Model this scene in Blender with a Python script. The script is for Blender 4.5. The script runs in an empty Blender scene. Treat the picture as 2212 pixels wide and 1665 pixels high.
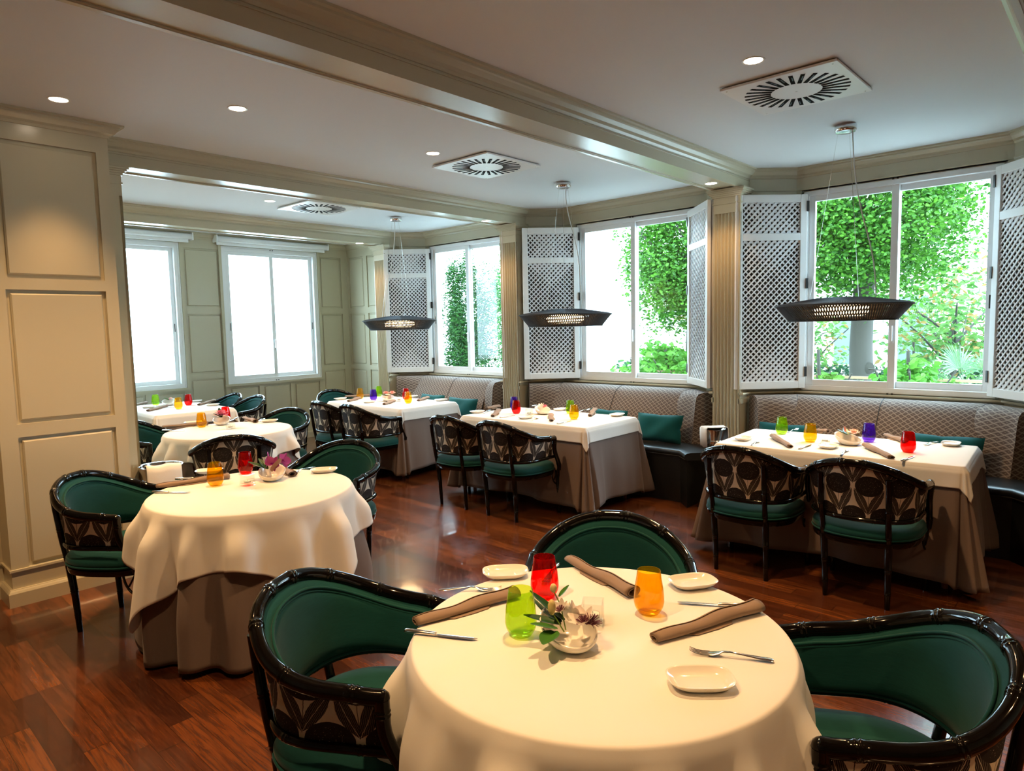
import bpy, math, random
from math import sin, cos, pi, sqrt, radians, atan2, hypot
from mathutils import Vector, Matrix, noise
SC = bpy.context.scene
COL = SC.collection
random.seed(7)
ZC = 2.83            # ceiling height
# ---------------------------------------------------------------- camera
_yaw, _pitch, _roll, _F = 8.25533809e-01, 8.68716829e-02, -2.11958076e-02, 1452.175
_f = Vector((sin(_yaw)*cos(_pitch), cos(_yaw)*cos(_pitch), -sin(_pitch)))
_r0 = Vector((cos(_yaw), -sin(_yaw), 0)); _u0 = _r0.cross(_f)
_r = _r0*cos(_roll)+_u0*sin(_roll); _u = _r0*(-sin(_roll))+_u0*cos(_roll)
cam_d = bpy.data.cameras.new('camera'); cam = bpy.data.objects.new('camera', cam_d); COL.objects.link(cam)
cam_d.sensor_width = 36; cam_d.lens = _F/2212*36; cam_d.clip_start = .05; cam_d.clip_end = 200
cam.matrix_world = Matrix(((_r.x, _u.x, -_f.x, 0), (_r.y, _u.y, -_f.y, 0), (_r.z, _u.z, -_f.z, 1.55), (0, 0, 0, 1)))
SC.camera = cam
# ---------------------------------------------------------------- world, view
W = bpy.data.worlds.new('sky'); SC.world = W; W.use_nodes = True
bg = W.node_tree.nodes['Background']; bg.inputs[0].default_value = (.60, .84, 1, 1); bg.inputs[1].default_value = 13.5
SC.view_settings.view_transform = 'Standard'; SC.view_settings.look = 'None'
SC.view_settings.gamma = 1; SC.view_settings.exposure = 0.42; SC.view_settings.use_curve_mapping = False
cy = SC.cycles
cy.use_denoising = True; cy.max_bounces = 8; cy.diffuse_bounces = 4; cy.glossy_bounces = 4
cy.transmission_bounces = 8; cy.transparent_max_bounces = 28; cy.sample_clamp_indirect = 8; cy.caustics_reflective = False; cy.caustics_refractive = False
WARM = (1, .58, .25)
DOWN_W, BEAM_W, PEND_W = 132, 24, 40
def spot(loc, watt, ang=104, blend=.9, size=.045):
    d = bpy.data.lights.new('downlight_beam', 'SPOT'); d.energy = watt; d.color = WARM; d.spot_size = radians(ang); d.spot_blend = blend; d.shadow_soft_size = size
    o = bpy.data.objects.new('downlight_beam', d); COL.objects.link(o); o.location = loc; return o
# ================================================================= helpers
class Ex:
    def __init__(s, m, sock): s.m, s.s = m, sock
    def _b(s, op, o, rev=False):
        a, b = (o, s) if rev else (s, o)
        return s.m.math(op, a, b)
    def __add__(s, o): return s._b('ADD', o)
    def __radd__(s, o): return s._b('ADD', o, True)
    def __sub__(s, o): return s._b('SUBTRACT', o)
    def __rsub__(s, o): return s._b('SUBTRACT', o, True)
    def __mul__(s, o): return s._b('MULTIPLY', o)
    def __rmul__(s, o): return s._b('MULTIPLY', o, True)
    def __truediv__(s, o): return s._b('DIVIDE', o)
    def __lt__(s, o): return s._b('LESS_THAN', o)
    def __gt__(s, o): return s._b('GREATER_THAN', o)
    def fract(s): return s.m.math('FRACT', s)
    def floor(s): return s.m.math('FLOOR', s)
    def abs(s): return s.m.math('ABSOLUTE', s)
    def sin(s): return s.m.math('SINE', s)
    def max(s, o): return s.m.math('MAXIMUM', s, o)
    def min(s, o): return s.m.math('MINIMUM', s, o)
    def clamp(s): return s.m.math('ADD', s, 0., clamp=True)
class Mat:
    def __init__(s, name, color=(.5, .5, .5), rough=.5, metal=0, coat=0, sheen=0, spec=.5):
        s.m = bpy.data.materials.new(name); s.m.use_nodes = True; s.t = s.m.node_tree; s.N = s.t.nodes
        s.p = s.N['Principled BSDF']; s.set('Base Color', (*color, 1)); s.set('Roughness', rough); s.set('Metallic', metal)
        s.set('Coat Weight', coat); s.set('Sheen Weight', sheen); s.set('Specular IOR Level', spec)
        s.set('Coat Roughness', .05)
    def put(s, sock, v):
        if isinstance(v, Ex): s.t.links.new(v.s, sock)
        elif hasattr(v, 'is_output'): s.t.links.new(v, sock)
        else: sock.default_value = v
    def set(s, k, v): s.put(s.p.inputs[k], v); return s
    def math(s, op, a, b=None, clamp=False):
        n = s.N.new('ShaderNodeMath'); n.operation = op; n.use_clamp = clamp
        s.put(n.inputs[0], a)
        if b is not None: s.put(n.inputs[1], b)
        return Ex(s, n.outputs[0])
    def coord(s, kind='Object'):
        n = s.N.new('ShaderNodeTexCoord'); x = s.N.new('ShaderNodeSeparateXYZ'); s.t.links.new(n.outputs[kind], x.inputs[0])
        s.vec = n.outputs[kind]
        return Ex(s, x.outputs[0]), Ex(s, x.outputs[1]), Ex(s, x.outputs[2])
    def xyz(s, x, y, z=0.):
        n = s.N.new('ShaderNodeCombineXYZ'); s.put(n.inputs[0], x); s.put(n.inputs[1], y); s.put(n.inputs[2], z); return n.outputs[0]
    def white(s, v):
        n = s.N.new('ShaderNodeTexWhiteNoise'); n.noise_dimensions = '3D'; s.t.links.new(v, n.inputs['Vector']); return Ex(s, n.outputs['Value'])
    def noise(s, v, scale=5, detail=3, rough=.5, dist=0):
        n = s.N.new('ShaderNodeTexNoise'); s.t.links.new(v, n.inputs['Vector']); n.inputs['Scale'].default_value = scale
        n.inputs['Detail'].default_value = detail; n.inputs['Roughness'].default_value = rough; n.inputs['Distortion'].default_value = dist
        return Ex(s, n.outputs['Fac'])
    def mix(s, f, a, b):
        n = s.N.new('ShaderNodeMix'); n.data_type = 'RGBA'; s.put(n.inputs[0], f)
        for i, c in ((6, a), (7, b)):
            s.put(n.inputs[i], (*c, 1) if isinstance(c, tuple) and len(c) == 3 else c)
        return Ex(s, n.outputs[2])
    def ramp(s, f, stops):
        n = s.N.new('ShaderNodeValToRGB'); s.put(n.inputs[0], f); e = n.color_ramp.elements
        while len(e) < len(stops): e.new(.5)
        for el, (p, c) in zip(e, stops): el.position = p; el.color = (*c, 1)
        return Ex(s, n.outputs[0])
    def bump(s, h, strength=.3, dist=.002):
        n = s.N.new('ShaderNodeBump'); n.inputs['Strength'].default_value = strength; n.inputs['Distance'].default_value = dist
        s.put(n.inputs['Height'], h); s.t.links.new(n.outputs[0], s.p.inputs['Normal']); return s
def thin_glass(name, col, ior=1.45, rough=0, tint_rough=.0, base=.0):
    M = Mat(name); N = M.N
    t = N.new('ShaderNodeBsdfTransparent'); t.inputs[0].default_value = (*col, 1)
    g = N.new('ShaderNodeBsdfGlossy'); g.inputs['Roughness'].default_value = rough
    lw = N.new('ShaderNodeLayerWeight'); lw.inputs[0].default_value = .5; fq = Ex(M, lw.outputs['Facing']); f0 = ((ior-1)/(ior+1))**2
    f5 = fq*fq*fq*fq*fq*(1-f0)+f0
    mx = N.new('ShaderNodeMixShader'); M.t.links.new(f5.s, mx.inputs[0]); M.t.links.new(t.outputs[0], mx.inputs[1]); M.t.links.new(g.outputs[0], mx.inputs[2])
    out = N['Material Output']; last = mx.outputs[0]
    if base > 0:
        d = N.new('ShaderNodeBsdfTranslucent'); d.inputs[0].default_value = (*col, 1)
        m2 = N.new('ShaderNodeMixShader'); m2.inputs[0].default_value = base
        M.t.links.new(last, m2.inputs[1]); M.t.links.new(d.outputs[0], m2.inputs[2]); last = m2.outputs[0]
    M.t.links.new(last, out.inputs[0]); return M
def emis(name, col, st):
    M = Mat(name); M.set('Base Color', (*col, 1)); M.set('Emission Color', (*col, 1)); M.set('Emission Strength', st); return M
class MB:
    def __init__(s): s.v, s.f, s.uv, s.mi = [], [], {}, {}
    def add(s, vs, fs, uvs=None, mi=0):
        b = len(s.v); s.v += [tuple(v) for v in vs]
        for i, f in enumerate(fs):
            if uvs: s.uv[len(s.f)] = uvs[i]
            if mi: s.mi[len(s.f)] = mi
            s.f.append(tuple(b+k for k in f))
        return s
    def box(s, a, b, M=None, mi=0):
        x0, y0, z0 = a; x1, y1, z1 = b
        vs = [Vector(p) for p in ((x0,y0,z0),(x1,y0,z0),(x1,y1,z0),(x0,y1,z0),(x0,y0,z1),(x1,y0,z1),(x1,y1,z1),(x0,y1,z1))]
        if M: vs = [M @ v for v in vs]
        return s.add(vs, [(0,3,2,1),(4,5,6,7),(0,1,5,4),(1,2,6,5),(2,3,7,6),(3,0,4,7)], mi=mi)
    def prism(s, pts, z0, z1, mi=0):      # pts CCW in plan
        n = len(pts); vs = [(x, y, z0) for x, y in pts]+[(x, y, z1) for x, y in pts]
        fs = [tuple(range(n-1, -1, -1)), tuple(range(n, 2*n))]+[(i, (i+1) % n, n+(i+1) % n, n+i) for i in range(n)]
        return s.add(vs, fs, mi=mi)
    def lathe(s, prof, seg=24, M=None, mi=0, sx=1, sy=1):
        vs, fs, n = [], [], len(prof)
        for i in range(seg):
            a = 2*pi*i/seg
            for r, z in prof: vs.append(Vector((r*cos(a)*sx, r*sin(a)*sy, z)))
        for i in range(seg):
            j = (i+1) % seg
            for k in range(n-1): fs.append((i*n+k, j*n+k, j*n+k+1, i*n+k+1))
        if M: vs = [M @ v for v in vs]
        return s.add(vs, fs, mi=mi)
    def tube(s, path, rad, seg=8, closed=False, caps=True, flat=1.0, up=Vector((0, 0, 1)), mi=0):
        P = [Vector(p) for p in path]; n = len(P); dd = P[-1]-P[0]
        if not closed and abs(dd.z) > .8*dd.length: up = Vector((1, 0, 0))
        R = rad if isinstance(rad, (list, tuple)) else [rad]*n
        vs, fs = [], []
        for i in range(n):
            a = P[(i-1) % n] if (closed or i > 0) else P[i]; b = P[(i+1) % n] if (closed or i < n-1) else P[i]
            t = (b-a).normalized(); side = t.cross(up)
            if side.length < 1e-3: side = t.cross(Vector((1, 0, .01)))
            side.normalize(); nn = side.cross(t)
            for k in range(seg):
                q = 2*pi*k/seg; vs.append(P[i]+side*cos(q)*R[i]*flat+nn*sin(q)*R[i])
        m = n if closed else n-1
        for i in range(m):
            j = (i+1) % n
            for k in range(seg): l = (k+1) % seg; fs.append((i*seg+k, i*seg+l, j*seg+l, j*seg+k))
        if caps and not closed: fs += [tuple(range(seg-1, -1, -1)), tuple((n-1)*seg+k for k in range(seg))]
        return s.add(vs, fs, mi=mi)
    def sheet(s, rows, closed=False, uv=None, mi=0):      # rows: list of equal length point lists
        nr, nc = len(rows), len(rows[0]); vs = [p for r in rows for p in r]; fs, us = [], []
        for i in range(nr-1):
            for j in range(nc if closed else nc-1):
                k = (j+1) % nc; fs.append((i*nc+j, i*nc+k, (i+1)*nc+k, (i+1)*nc+j))
                if uv: us.append((uv[i][j], uv[i][j+1], uv[i+1][j+1], uv[i+1][j]))
        return s.add(vs, fs, us if uv else None, mi=mi)
    def sphere(s, c, r, seg=16, rings=8, M=None, mi=0, scale=(1, 1, 1)):
        prof = [(r*sin(pi*i/rings)+1e-5, -r*cos(pi*i/rings)) for i in range(rings+1)]
        T = Matrix.Translation(c) @ (M or Matrix()) @ Matrix.Diagonal((*scale, 1))
        return s.lathe(prof, seg, T, mi)
    def build(s, name, mat, parent=None, smooth=0, loc=None, solid=0, subd=0, bevel=0):
        me = bpy.data.meshes.new(name); me.from_pydata(s.v, [], s.f); 
        if s.uv:
            ul = me.uv_layers.new(name='UVMap').data
            for pi_, p in enumerate(me.polygons):
                if pi_ in s.uv:
                    for li, u in zip(p.loop_indices, s.uv[pi_]): ul[li].uv = u
        mats = mat if isinstance(mat, (list, tuple)) else [mat]
        for m in mats: me.materials.append(m.m if isinstance(m, Mat) else m)
        for k, i in s.mi.items(): me.polygons[k].material_index = i
        me.validate(clean_customdata=False)
        if smooth:
            me.shade_smooth()
            if smooth < 180: me.set_sharp_from_angle(angle=radians(smooth))
        me.update()
        o = bpy.data.objects.new(name, me); COL.objects.link(o)
        if parent: o.parent = parent
        if loc: o.location = loc
        if subd: q = o.modifiers.new('s', 'SUBSURF'); q.levels = q.render_levels = subd
        if solid: q = o.modifiers.new('t', 'SOLIDIFY'); q.thickness = solid; q.offset = 0
        if bevel: q = o.modifiers.new('b', 'BEVEL'); q.width = bevel; q.segments = 2; q.limit_method = 'ANGLE'; q.angle_limit = radians(40)
        return o
def thing(name, label, cat, loc=(0, 0, 0), rz=0, group=None):
    o = bpy.data.objects.new(name, None); COL.objects.link(o); o.location = loc; o.rotation_euler = (0, 0, rz); o.empty_display_size = .1
    return tag(o, label, cat, group)
def tag(o, label, cat, group=None):
    o['label'] = label; o['category'] = cat
    if group: o['group'] = group
    return o
_tn = {'trim': 0, 'window': 0, 'baseboard': 0}
def struct(o, label=None):
    o['kind'] = 'structure'
    if label: o['label'] = label
    return o
def nm(k): _tn[k] += 1; return '%s_%d' % (k, _tn[k])
def dup(root, loc, rz, label=None, group=None):
    r = root.copy(); COL.objects.link(r); r.location = loc; r.rotation_euler = (0, 0, rz)
    if label: r['label'] = label
    if group: r['group'] = group
    for ch in list(root.children):
        c = ch.copy(); COL.objects.link(c); c.parent = r
        for g in ch.children:
            d = g.copy(); COL.objects.link(d); d.parent = c
    return r
def offset_path(pts, d, closed=False):     # offset to the left of travel by d
    n = len(pts); out = []
    for i in range(n):
        p = Vector(pts[i]); a = Vector(pts[i-1]) if (i > 0 or closed) else None; b = Vector(pts[(i+1) % n]) if (i < n-1 or closed) else None
        def nr(u, v): t = (v-u).normalized(); return Vector((-t.y, t.x))
        if a is None: q = p+nr(p, b)*d
        elif b is None: q = p+nr(a, p)*d
        else:
            n1, n2 = nr(a, p), nr(p, b); m = (n1+n2).normalized(); q = p+m*(d/max(.2, m.dot(n1)))
        out.append((q.x, q.y))
    return out
def sweep(mb, pts, prof, closed=False, capped=True, mi=0, loopprof=False):   # prof: [(d,z)], d to the left of travel
    rings = []
    pr = prof+[prof[0]] if loopprof else prof
    rows = [[(x, y, z) for x, y in offset_path(pts, d, closed)] for d, z in pr]
    # uv : arc length / profile length
    al = [0]; P = pts+([pts[0]] if closed else [])
    for i in range(1, len(P)): al.append(al[-1]+hypot(P[i][0]-P[i-1][0], P[i][1]-P[i-1][1]))
    pl = [0]
    for i in range(1, len(pr)): pl.append(pl[-1]+hypot(pr[i][0]-pr[i-1][0], pr[i][1]-pr[i-1][1]))
    uv = [[(a, p) for a in al] for p in pl]
    mb.sheet(rows, closed, uv, mi)
    if capped and not closed:
        n = len(prof)
        for k in (0, -1):
            ring = [rows[i][k] for i in range(n)]
            mb.add(ring, [tuple(range(n)) if k == 0 else tuple(range(n-1, -1, -1))])
    return mb
def smoothstep(a, b, x): t = max(0, min(1, (x-a)/(b-a))); return t*t*(3-2*t)
# ================================================================= materials
def paint(name, col, rough=.38):
    M = Mat(name, col, rough, spec=.5); M.coord(); M.bump(M.noise(M.vec, 90, 2), .04, .001); return M
m_wall = paint('sage_cream_paint', (.51, .462, .33), .24)
m_ceil = paint('ceiling_paint', (.70, .715, .72), .75)
m_white = paint('white_lacquer', (.80, .80, .78), .3)
m_alu = Mat('white_aluminium', (.82, .83, .83), .3)
m_lattice = paint('white_lattice_paint', (.74, .75, .76), .45)
m_black = Mat('black_lacquer', (.0025, .002, .0018), .09, coat=.12, spec=.28)
m_chrome = Mat('chrome', (.75, .75, .76), .12, 1)
m_steel = Mat('silver_cutlery', (.72, .70, .66), .16, 1)
m_dark = Mat('black_metal', (.02, .02, .02), .4)
m_slot = Mat('slot_shadow_black', (.004, .004, .004), .8, spec=.05)
m_leather = Mat('black_leather', (.010, .012, .014), .32); m_leather.coord(); m_leather.bump(m_leather.noise(m_leather.vec, 220, 3), .15, .001)
m_glass = thin_glass('window_glass', (.97, .99, .985), 1.4)
m_clear = thin_glass('clear_glass', (.95, .96, .95), 1.5)
m_white_cer = Mat('cream_ceramic', (.80, .77, .70), .12, coat=.5)
m_wax = Mat('white_wax', (.85, .83, .75), .5)
# floor
M = Mat('merbau_parquet', rough=.22, coat=.35); X, Y, Z = M.coord()
row = (X/.0925).floor(); r1 = M.white(M.xyz(row, 3.1, 7.7)); ln = r1*.35+.62
yy = (Y+r1*37.)/ln; idx = yy.floor(); tone = M.white(M.xyz(row, idx, 1.3))
gr = M.noise(M.xyz(X*34.+tone*40., Y*2.6+row*3.7, 0.), 1.6, 5, .6, .8)
fine = M.noise(M.xyz(X*300., Y*9., row), 1, 2, .5)
base = M.ramp(tone, [(0, (.040, .010, .0045)), (.3, (.082, .021, .007)), (.62, (.138, .038, .010)), (.86, (.205, .060, .014)), (1, (.095, .024, .008))])
c2 = M.mix((gr-.40)*3.2, base, (.030, .0085, .005)); c2.s.node.clamp_factor = True
c3 = M.mix((fine-.5)*.9, c2, (.26, .085, .022)); c3.s.node.clamp_factor = True
gx = ((X/.0925).fract()-.5).abs() > .488; gy = (yy.fract()-.5).abs() > .4975
g = gx.max(gy); M.set('Base Color', M.mix(g*.8, c3, (.012, .005, .003)))
M.set('Roughness', M.noise(M.vec, 14, 4)*.16+.15); M.bump(1.-g, .25, .0015); m_floor = M
# velvet
def velvet(name, c, c2, sheen=.5):
    M = Mat(name, rough=.85, sheen=sheen, spec=.2); X, Y, Z = M.coord(); n = M.noise(M.xyz(X*9., Y*9., Z*120.), 3, 3); n2 = M.noise(M.vec, 7, 3)
    M.set('Base Color', M.mix((n*.6+n2*.6-.1).clamp(), c, c2)); M.set('Sheen Roughness', .4); M.bump(n, .25, .001); return M
m_velvet = velvet('green_velvet', (.0020, .038, .038), (.005, .068, .064), .10)
m_teal = velvet('teal_cushion_cloth', (.001, .065, .075), (.003, .095, .105), .2)
# printed back fabric
M = Mat('leaf_print_linen', rough=.8, spec=.25); M.coord('UV'); n0 = M.N.new('ShaderNodeUVMap'); sx = M.N.new('ShaderNodeSeparateXYZ'); M.t.links.new(n0.outputs[0], sx.inputs[0])
U, V = Ex(M, sx.outputs[0]), Ex(M, sx.outputs[1]); uvv = n0.outputs[0]
wob = (M.noise(uvv, 60, 2)-.5)*.005
def fam(ou, ov):
    P_, Q_ = .155, .34
    cu = (((U+ou)/P_).fract()-.5)*P_+wob; cv = (((V+ov)/Q_).fract()-.5)*Q_+wob
    e = (cu/.0665)*(cu/.0665)+((cv-.068)/.0565)*((cv-.068)/.0565) < 1.
    sp = M.noise(uvv, 260, 1) > .70; e = e*(1.-sp*((cu/.05)*(cu/.05)+((cv-.068)/.045)*((cv-.068)/.045) < 1.)*.8)
    au = cu.abs(); bx, by = au-.003, cv+.090
    tx, ty, L = .452, .892, .160
    s = (bx*tx+by*ty)/L; d = bx*ty-by*tx+.004
    w = s*(1.-s)*.094
    leaf = (d.abs() < w)*(1.-((d*ty*1500.+s*30.).sin() > .96)*.8)*(1.-(d.abs() < .0007))
    stem = (cu.abs() < .0011)*(cv > -.09)*(cv < .012)
    return e.max(leaf).max(stem)
mk = fam(0., 0.).max(fam(.0775, .17))
lin = M.noise(M.xyz(U*900., V*60., 0.), 1, 2)
M.set('Base Color', M.mix(mk, M.mix(lin, (.62, .52, .39), (.74, .64, .50)), (.017, .013, .013))); m_print = M
# bench fabric
M = Mat('trellis_jacquard', rough=.75, sheen=.1, spec=.25); n0 = M.N.new('ShaderNodeUVMap'); sx = M.N.new('ShaderNodeSeparateXYZ'); M.t.links.new(n0.outputs[0], sx.inputs[0])
U, V = Ex(M, sx.outputs[0])/.050, Ex(M, sx.outputs[1])/.038
zz = ((U*2*pi).sin()*.06); d1 = ((U+V+zz).fract()-.5).abs(); d2 = ((U-V-zz).fract()-.5).abs(); mx_ = d1.max(d2); mn_ = d1.min(d2)
ln_ = ((mx_ > .455)+((mx_ > .33)*(mx_ < .375))*.6+(mx_ < .10)*.35).clamp()
M.set('Base Color', M.mix(ln_, (.085, .062, .054), (.42, .35, .285))); m_bench = M
m_pipe = Mat('dark_piping', (.02, .018, .02), .6)
# cloths
def cloth(name, c, sc=900, st=.12, rough=.85):
    M = Mat(name, c, rough, spec=.15, sheen=.1); X, Y, Z = M.coord(); n = M.noise(M.vec, 3, 2)
    w = ((X+Y)*sc).sin()*((X-Y)*sc).sin()
    M.bump(M.noise(M.xyz(X*400., Y*400., Z*90.), 1, 2), st, .001); return M
m_linen = cloth('white_table_linen', (.78, .76, .72))
m_taupe = cloth('taupe_table_cloth', (.165, .124, .108), st=.3)
m_napkin = cloth('brown_linen', (.27, .19, .14), st=.4)
m_towel = cloth('white_towel', (.80, .79, .76), st=.3)
def gl(name, c): return thin_glass(name, c, 1.5, 0, 0, .035)
G_ = {'green': gl('green_glass', (.78, .93, .28)), 'amber': gl('amber_glass', (.98, .77, .10)), 'red': gl('red_glass', (.96, .07, .04)), 'purple': gl('purple_glass', (.50, .26, .82))}
m_rope = Mat('charcoal_rope', (.040, .046, .055), .8); m_ropet = Mat('window_lit_grey_rope', (.13, .16, .20), .8)  # grey top rope made lighter and bluer, as lit from the window
m_tan = Mat('tan_rope', (.22, .16, .09), .8)
m_cable = Mat('white_cable', (.75, .75, .72), .5)
m_bulb = emis('lit_bulb', (1, .70, .38), 10)
m_disc = emis('lit_downlight', (1, .80, .58), 22)
m_blind = Mat('white_blind', (.72, .72, .71), .5)
# ================================================================= room shell
XW = 5.96; YB = 8.84; PX = 5.50
BEAM = [(-2.54, -2.30), (.13, .37), (2.445, 2.685), (4.975, 5.215), (7.32, 7.56)]
BAYS = [(-2.30, .13, -1.085), (.37, 2.445, 1.405), (2.685, 4.975, 3.80), (5.215, 7.32, 6.257)]   # lower face, upper face, window centre
ZS, ZT = .955, 2.635          # window opening
def bay_path(b):              # room kept on the left of travel
    lo, hi, c = b
    return [(PX, lo), (5.67, lo), (XW, lo+.29), (XW, hi-.29), (5.67, hi), (PX, hi)]
struct(MB().box((-2.4, -3.4, -.12), (6.2, 9.1, 0)).build('floor', m_floor))
struct(MB().box((-2.4, -3.4, ZC), (6.25, 9.1, ZC+.12)).build('ceiling', m_ceil))
# wall on the window side: three bays with a window opening each, solid piers between
w = MB()
for lo, hi, c in BAYS:
    a, b = (c-.69, c+.69) if c > 0 else (c, c)  # unseen near bay is invented, kept solid to hold daylight back
    for z0, z1 in ((0, ZS), (ZT, ZC)): w.box((XW, lo+.29, z0), (XW+.16, hi-.29, z1))
    w.box((XW, lo+.29, ZS), (XW+.16, a, ZT)); w.box((XW, b, ZS), (XW+.16, hi-.29, ZT))
    w.prism([(5.67, lo), (6.12, lo), (6.12, lo+.29), (XW, lo+.29)], 0, ZC)
    w.prism([(XW, hi-.29), (6.12, hi-.29), (6.12, hi), (5.67, hi)], 0, ZC)
for lo, hi in BEAM: w.box((5.67, lo, 0), (6.12, hi, ZC))
w.box((6.12, -3.4, 0), (6.16, -2.54, ZC)); w.box((XW, -3.4, 0), (6.12, -2.54, ZC))
struct(w.build('wall_right', m_wall))
def panel_wall(mb, o, ud, n, u0, u1, z0, z1, panels=(), holes=(), t=.16):
    """wall face through o along ud (room on side n) with sunk panels; holes left open"""
    o, ud, n = Vector(o), Vector(ud), Vector(n)
    us = sorted({u0, u1}|{v for r in list(panels)+list(holes) for v in (r[0], r[1])}); zs = sorted({z0, z1}|{v for r in list(panels)+list(holes) for v in (r[2], r[3])})
    def bx(a, b, c, d, n0, n1):
        vs = [o+ud*u+n*k+Vector((0, 0, z)) for k in (n0, n1) for u, z in ((a, c), (b, c), (b, d), (a, d))]
        mb.add(vs, [(0, 3, 2, 1), (4, 5, 6, 7), (0, 1, 5, 4), (1, 2, 6, 5), (2, 3, 7, 6), (3, 0, 4, 7)])
    for i in range(len(us)-1):
        for j in range(len(zs)-1):
            um, zm = (us[i]+us[i+1])/2, (zs[j]+zs[j+1])/2
            if any(r[0] < um < r[1] and r[2] < zm < r[3] for r in holes): continue
            sunk = any(r[0] < um < r[1] and r[2] < zm < r[3] for r in panels)
            bx(us[i], us[i+1], zs[j], zs[j+1], -t, -.016 if sunk else 0)
    for a, b, c, d in panels:
        g = .020; vs = []
        for (e, k) in ((g, -.016), (g, -.010), (g+.008, -.003)):
            vs += [o+ud*u+n*k+Vector((0, 0, z)) for u, z in ((a+e, c+e), (b-e, c+e), (b-e, d-e), (a+e, d-e))]
        fs = [(8, 9, 10, 11)]+[(4*q+k, 4*q+(k+1) % 4, 4*q+4+(k+1) % 4, 4*q+4+k) for q in (0, 1) for k in range(4)]
        mb.add(vs, fs)
CROWN = [(-.01, -.078), (.006, -.076), (.014, -.062), (.034, -.052), (.050, -.032), (.058, -.026), (.060, -.016), (.077, -.012), (.077, 0), (-.01, 0)]
BASEB = [(-.01, 0), (.026, 0), (.026, .078), (.020, .090), (.014, .098), (.014, .100), (-.01, .100)]
RAIL = [(-.01, -.012), (.012, -.012), (.020, 0), (.012, .012), (-.01, .012)]
def zoff(p, z): return [(d, z+k) for d, k in p]
# back wall with its two windows
ptop, pmid, plow = (1.885, 2.635), (1.03, 1.80), (.20, .962)
pan = []
for a, b in ((3.527, 3.972), (5.462, 5.822)): pan += [(a, b, *ptop), (a, b, *pmid), (a, b, *plow)]
pan += [(1.55, 1.96, *ptop), (1.55, 1.96, *pmid), (1.55, 1.96, *plow)]
for a in (4.033, 4.503, 4.973): pan.append((a, a+.405, .20, .815))
for a in (2.10, 2.57, 3.04): pan.append((a, a+.405, .20, .815))
BW = [(2.08, 3.45), (4.02, 5.39)]
mb = MB(); panel_wall(mb, (0, YB, 0), (1, 0, 0), (0, -1, 0), 1.3, 6.1, 0, ZC, pan, [(a, b, .88, 2.67) for a, b in BW])
sweep(mb, [(5.93, YB), (1.35, YB)], zoff(CROWN, ZC)); struct(mb.build('wall_back', m_wall))
mb = MB(); panel_wall(mb, (5.93, 0, 0), (0, 1, 0), (-1, 0, 0), 7.56, YB, 0, ZC, [(a, b, *q) for a, b in ((8.425, 8.79), (7.96, 8.335), (7.60, 7.87)) for q in (ptop, pmid, plow)])
sweep(mb, [(5.93, 7.56), (5.93, YB)], zoff(CROWN, ZC)); struct(mb.build('wall_right_back', m_wall))
struct(sweep(MB(), [(5.93, 7.56), (5.93, YB), (1.35, YB)], BASEB).build(nm('baseboard'), m_wall))
# pier and recess on the left
mb = MB()
pp = [(.885, 1.392, *q) for q in ((1.888, 2.66), (1.052, 1.822), (.215, .975))]
panel_wall(mb, (0, 4.69, 0), (1, 0, 0), (0, -1, 0), .80, 1.46, 0, ZC, pp, t=.30)
mb.box((.80, 4.99, 0), (1.46, 5.22, ZC))
panel_wall(mb, (0, 4.91, 0), (1, 0, 0), (0, -1, 0), -2.3, .80, 0, ZC, [(.18, .70, *q) for q in ((1.888, 2.66), (1.052, 1.822), (.215, .975))], t=.2)
struct(mb.build('wall_left', m_wall))
LP = [(1.46, 5.0), (1.46, 4.69), (.80, 4.69), (.80, 4.91), (-2.2, 4.91)]
LPr = LP[::-1]
def sweep_r(name, pts, prof, mat=m_wall): return struct(sweep(MB(), pts[::-1], prof).build(name, mat))
sweep_r(nm('baseboard'), LPr, BASEB)
sweep_r(nm('trim'), LPr, [(-.01, .215), (.010, .213), (.010, .200), (-.01, .196)])
sweep_r(nm('trim'), LPr, zoff(CROWN, ZC))
# closing walls of the room behind and beside the camera
struct(MB().box((-2.4, -3.4, 0), (-2.2, 5.1, ZC)).build('wall_far_left', m_wall))
struct(MB().box((-2.4, -3.4, 0), (6.1, -3.2, ZC)).build('wall_behind', m_wall))
struct(MB().box((1.15, 5.22, 0), (1.35, 9.0, ZC)).build('wall_left_back', m_wall))
# beams
for i, (lo, hi) in enumerate(BEAM):
    xs = 1.46 if i >= 3 else -2.2
    b = MB().box((xs, lo, 2.675), (5.70, hi, ZC))
    for y in (lo, hi-.022): b.box((xs, y-.001, 2.665), (5.70, y+.023, 2.676))
    b.box((xs, lo+.022, 2.669), (5.70, lo+.032, 2.676)); b.box((xs, hi-.032, 2.669), (5.70, hi-.022, 2.676))
    b.box((xs, lo-.006, 2.738), (5.67, hi+.006, 2.744))
    struct(b.build(nm('trim'), m_wall))
# crowns round each coffer, frieze and rails round each bay
for i, bay in enumerate(BAYS):
    lo, hi, c = bay; x0 = 1.46 if i == 3 else -2.2
    x0 = 1.46 if i >= 3 else x0
    P = [(x0, lo)]+bay_path(bay)[1:5]+[(x0, hi)]
    struct(sweep(MB(), P, zoff(CROWN, ZC)).build(nm('trim'), m_wall))
    P = bay_path(bay)
    mb = MB(); sweep(mb, P, [(-.01, 2.648), (.004, 2.648), (.008, 2.655), (.008, 2.662), (-.01, 2.664)])
    sweep(mb, P, [(-.01, .93), (.035, .93), (.040, .938), (.035, .948), (-.01, .948)])
    sweep(mb, P, [(-.01, .855), (.012, .855), (.012, .895), (-.01, .897)])
    struct(mb.build(nm('trim'), m_wall))
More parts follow.
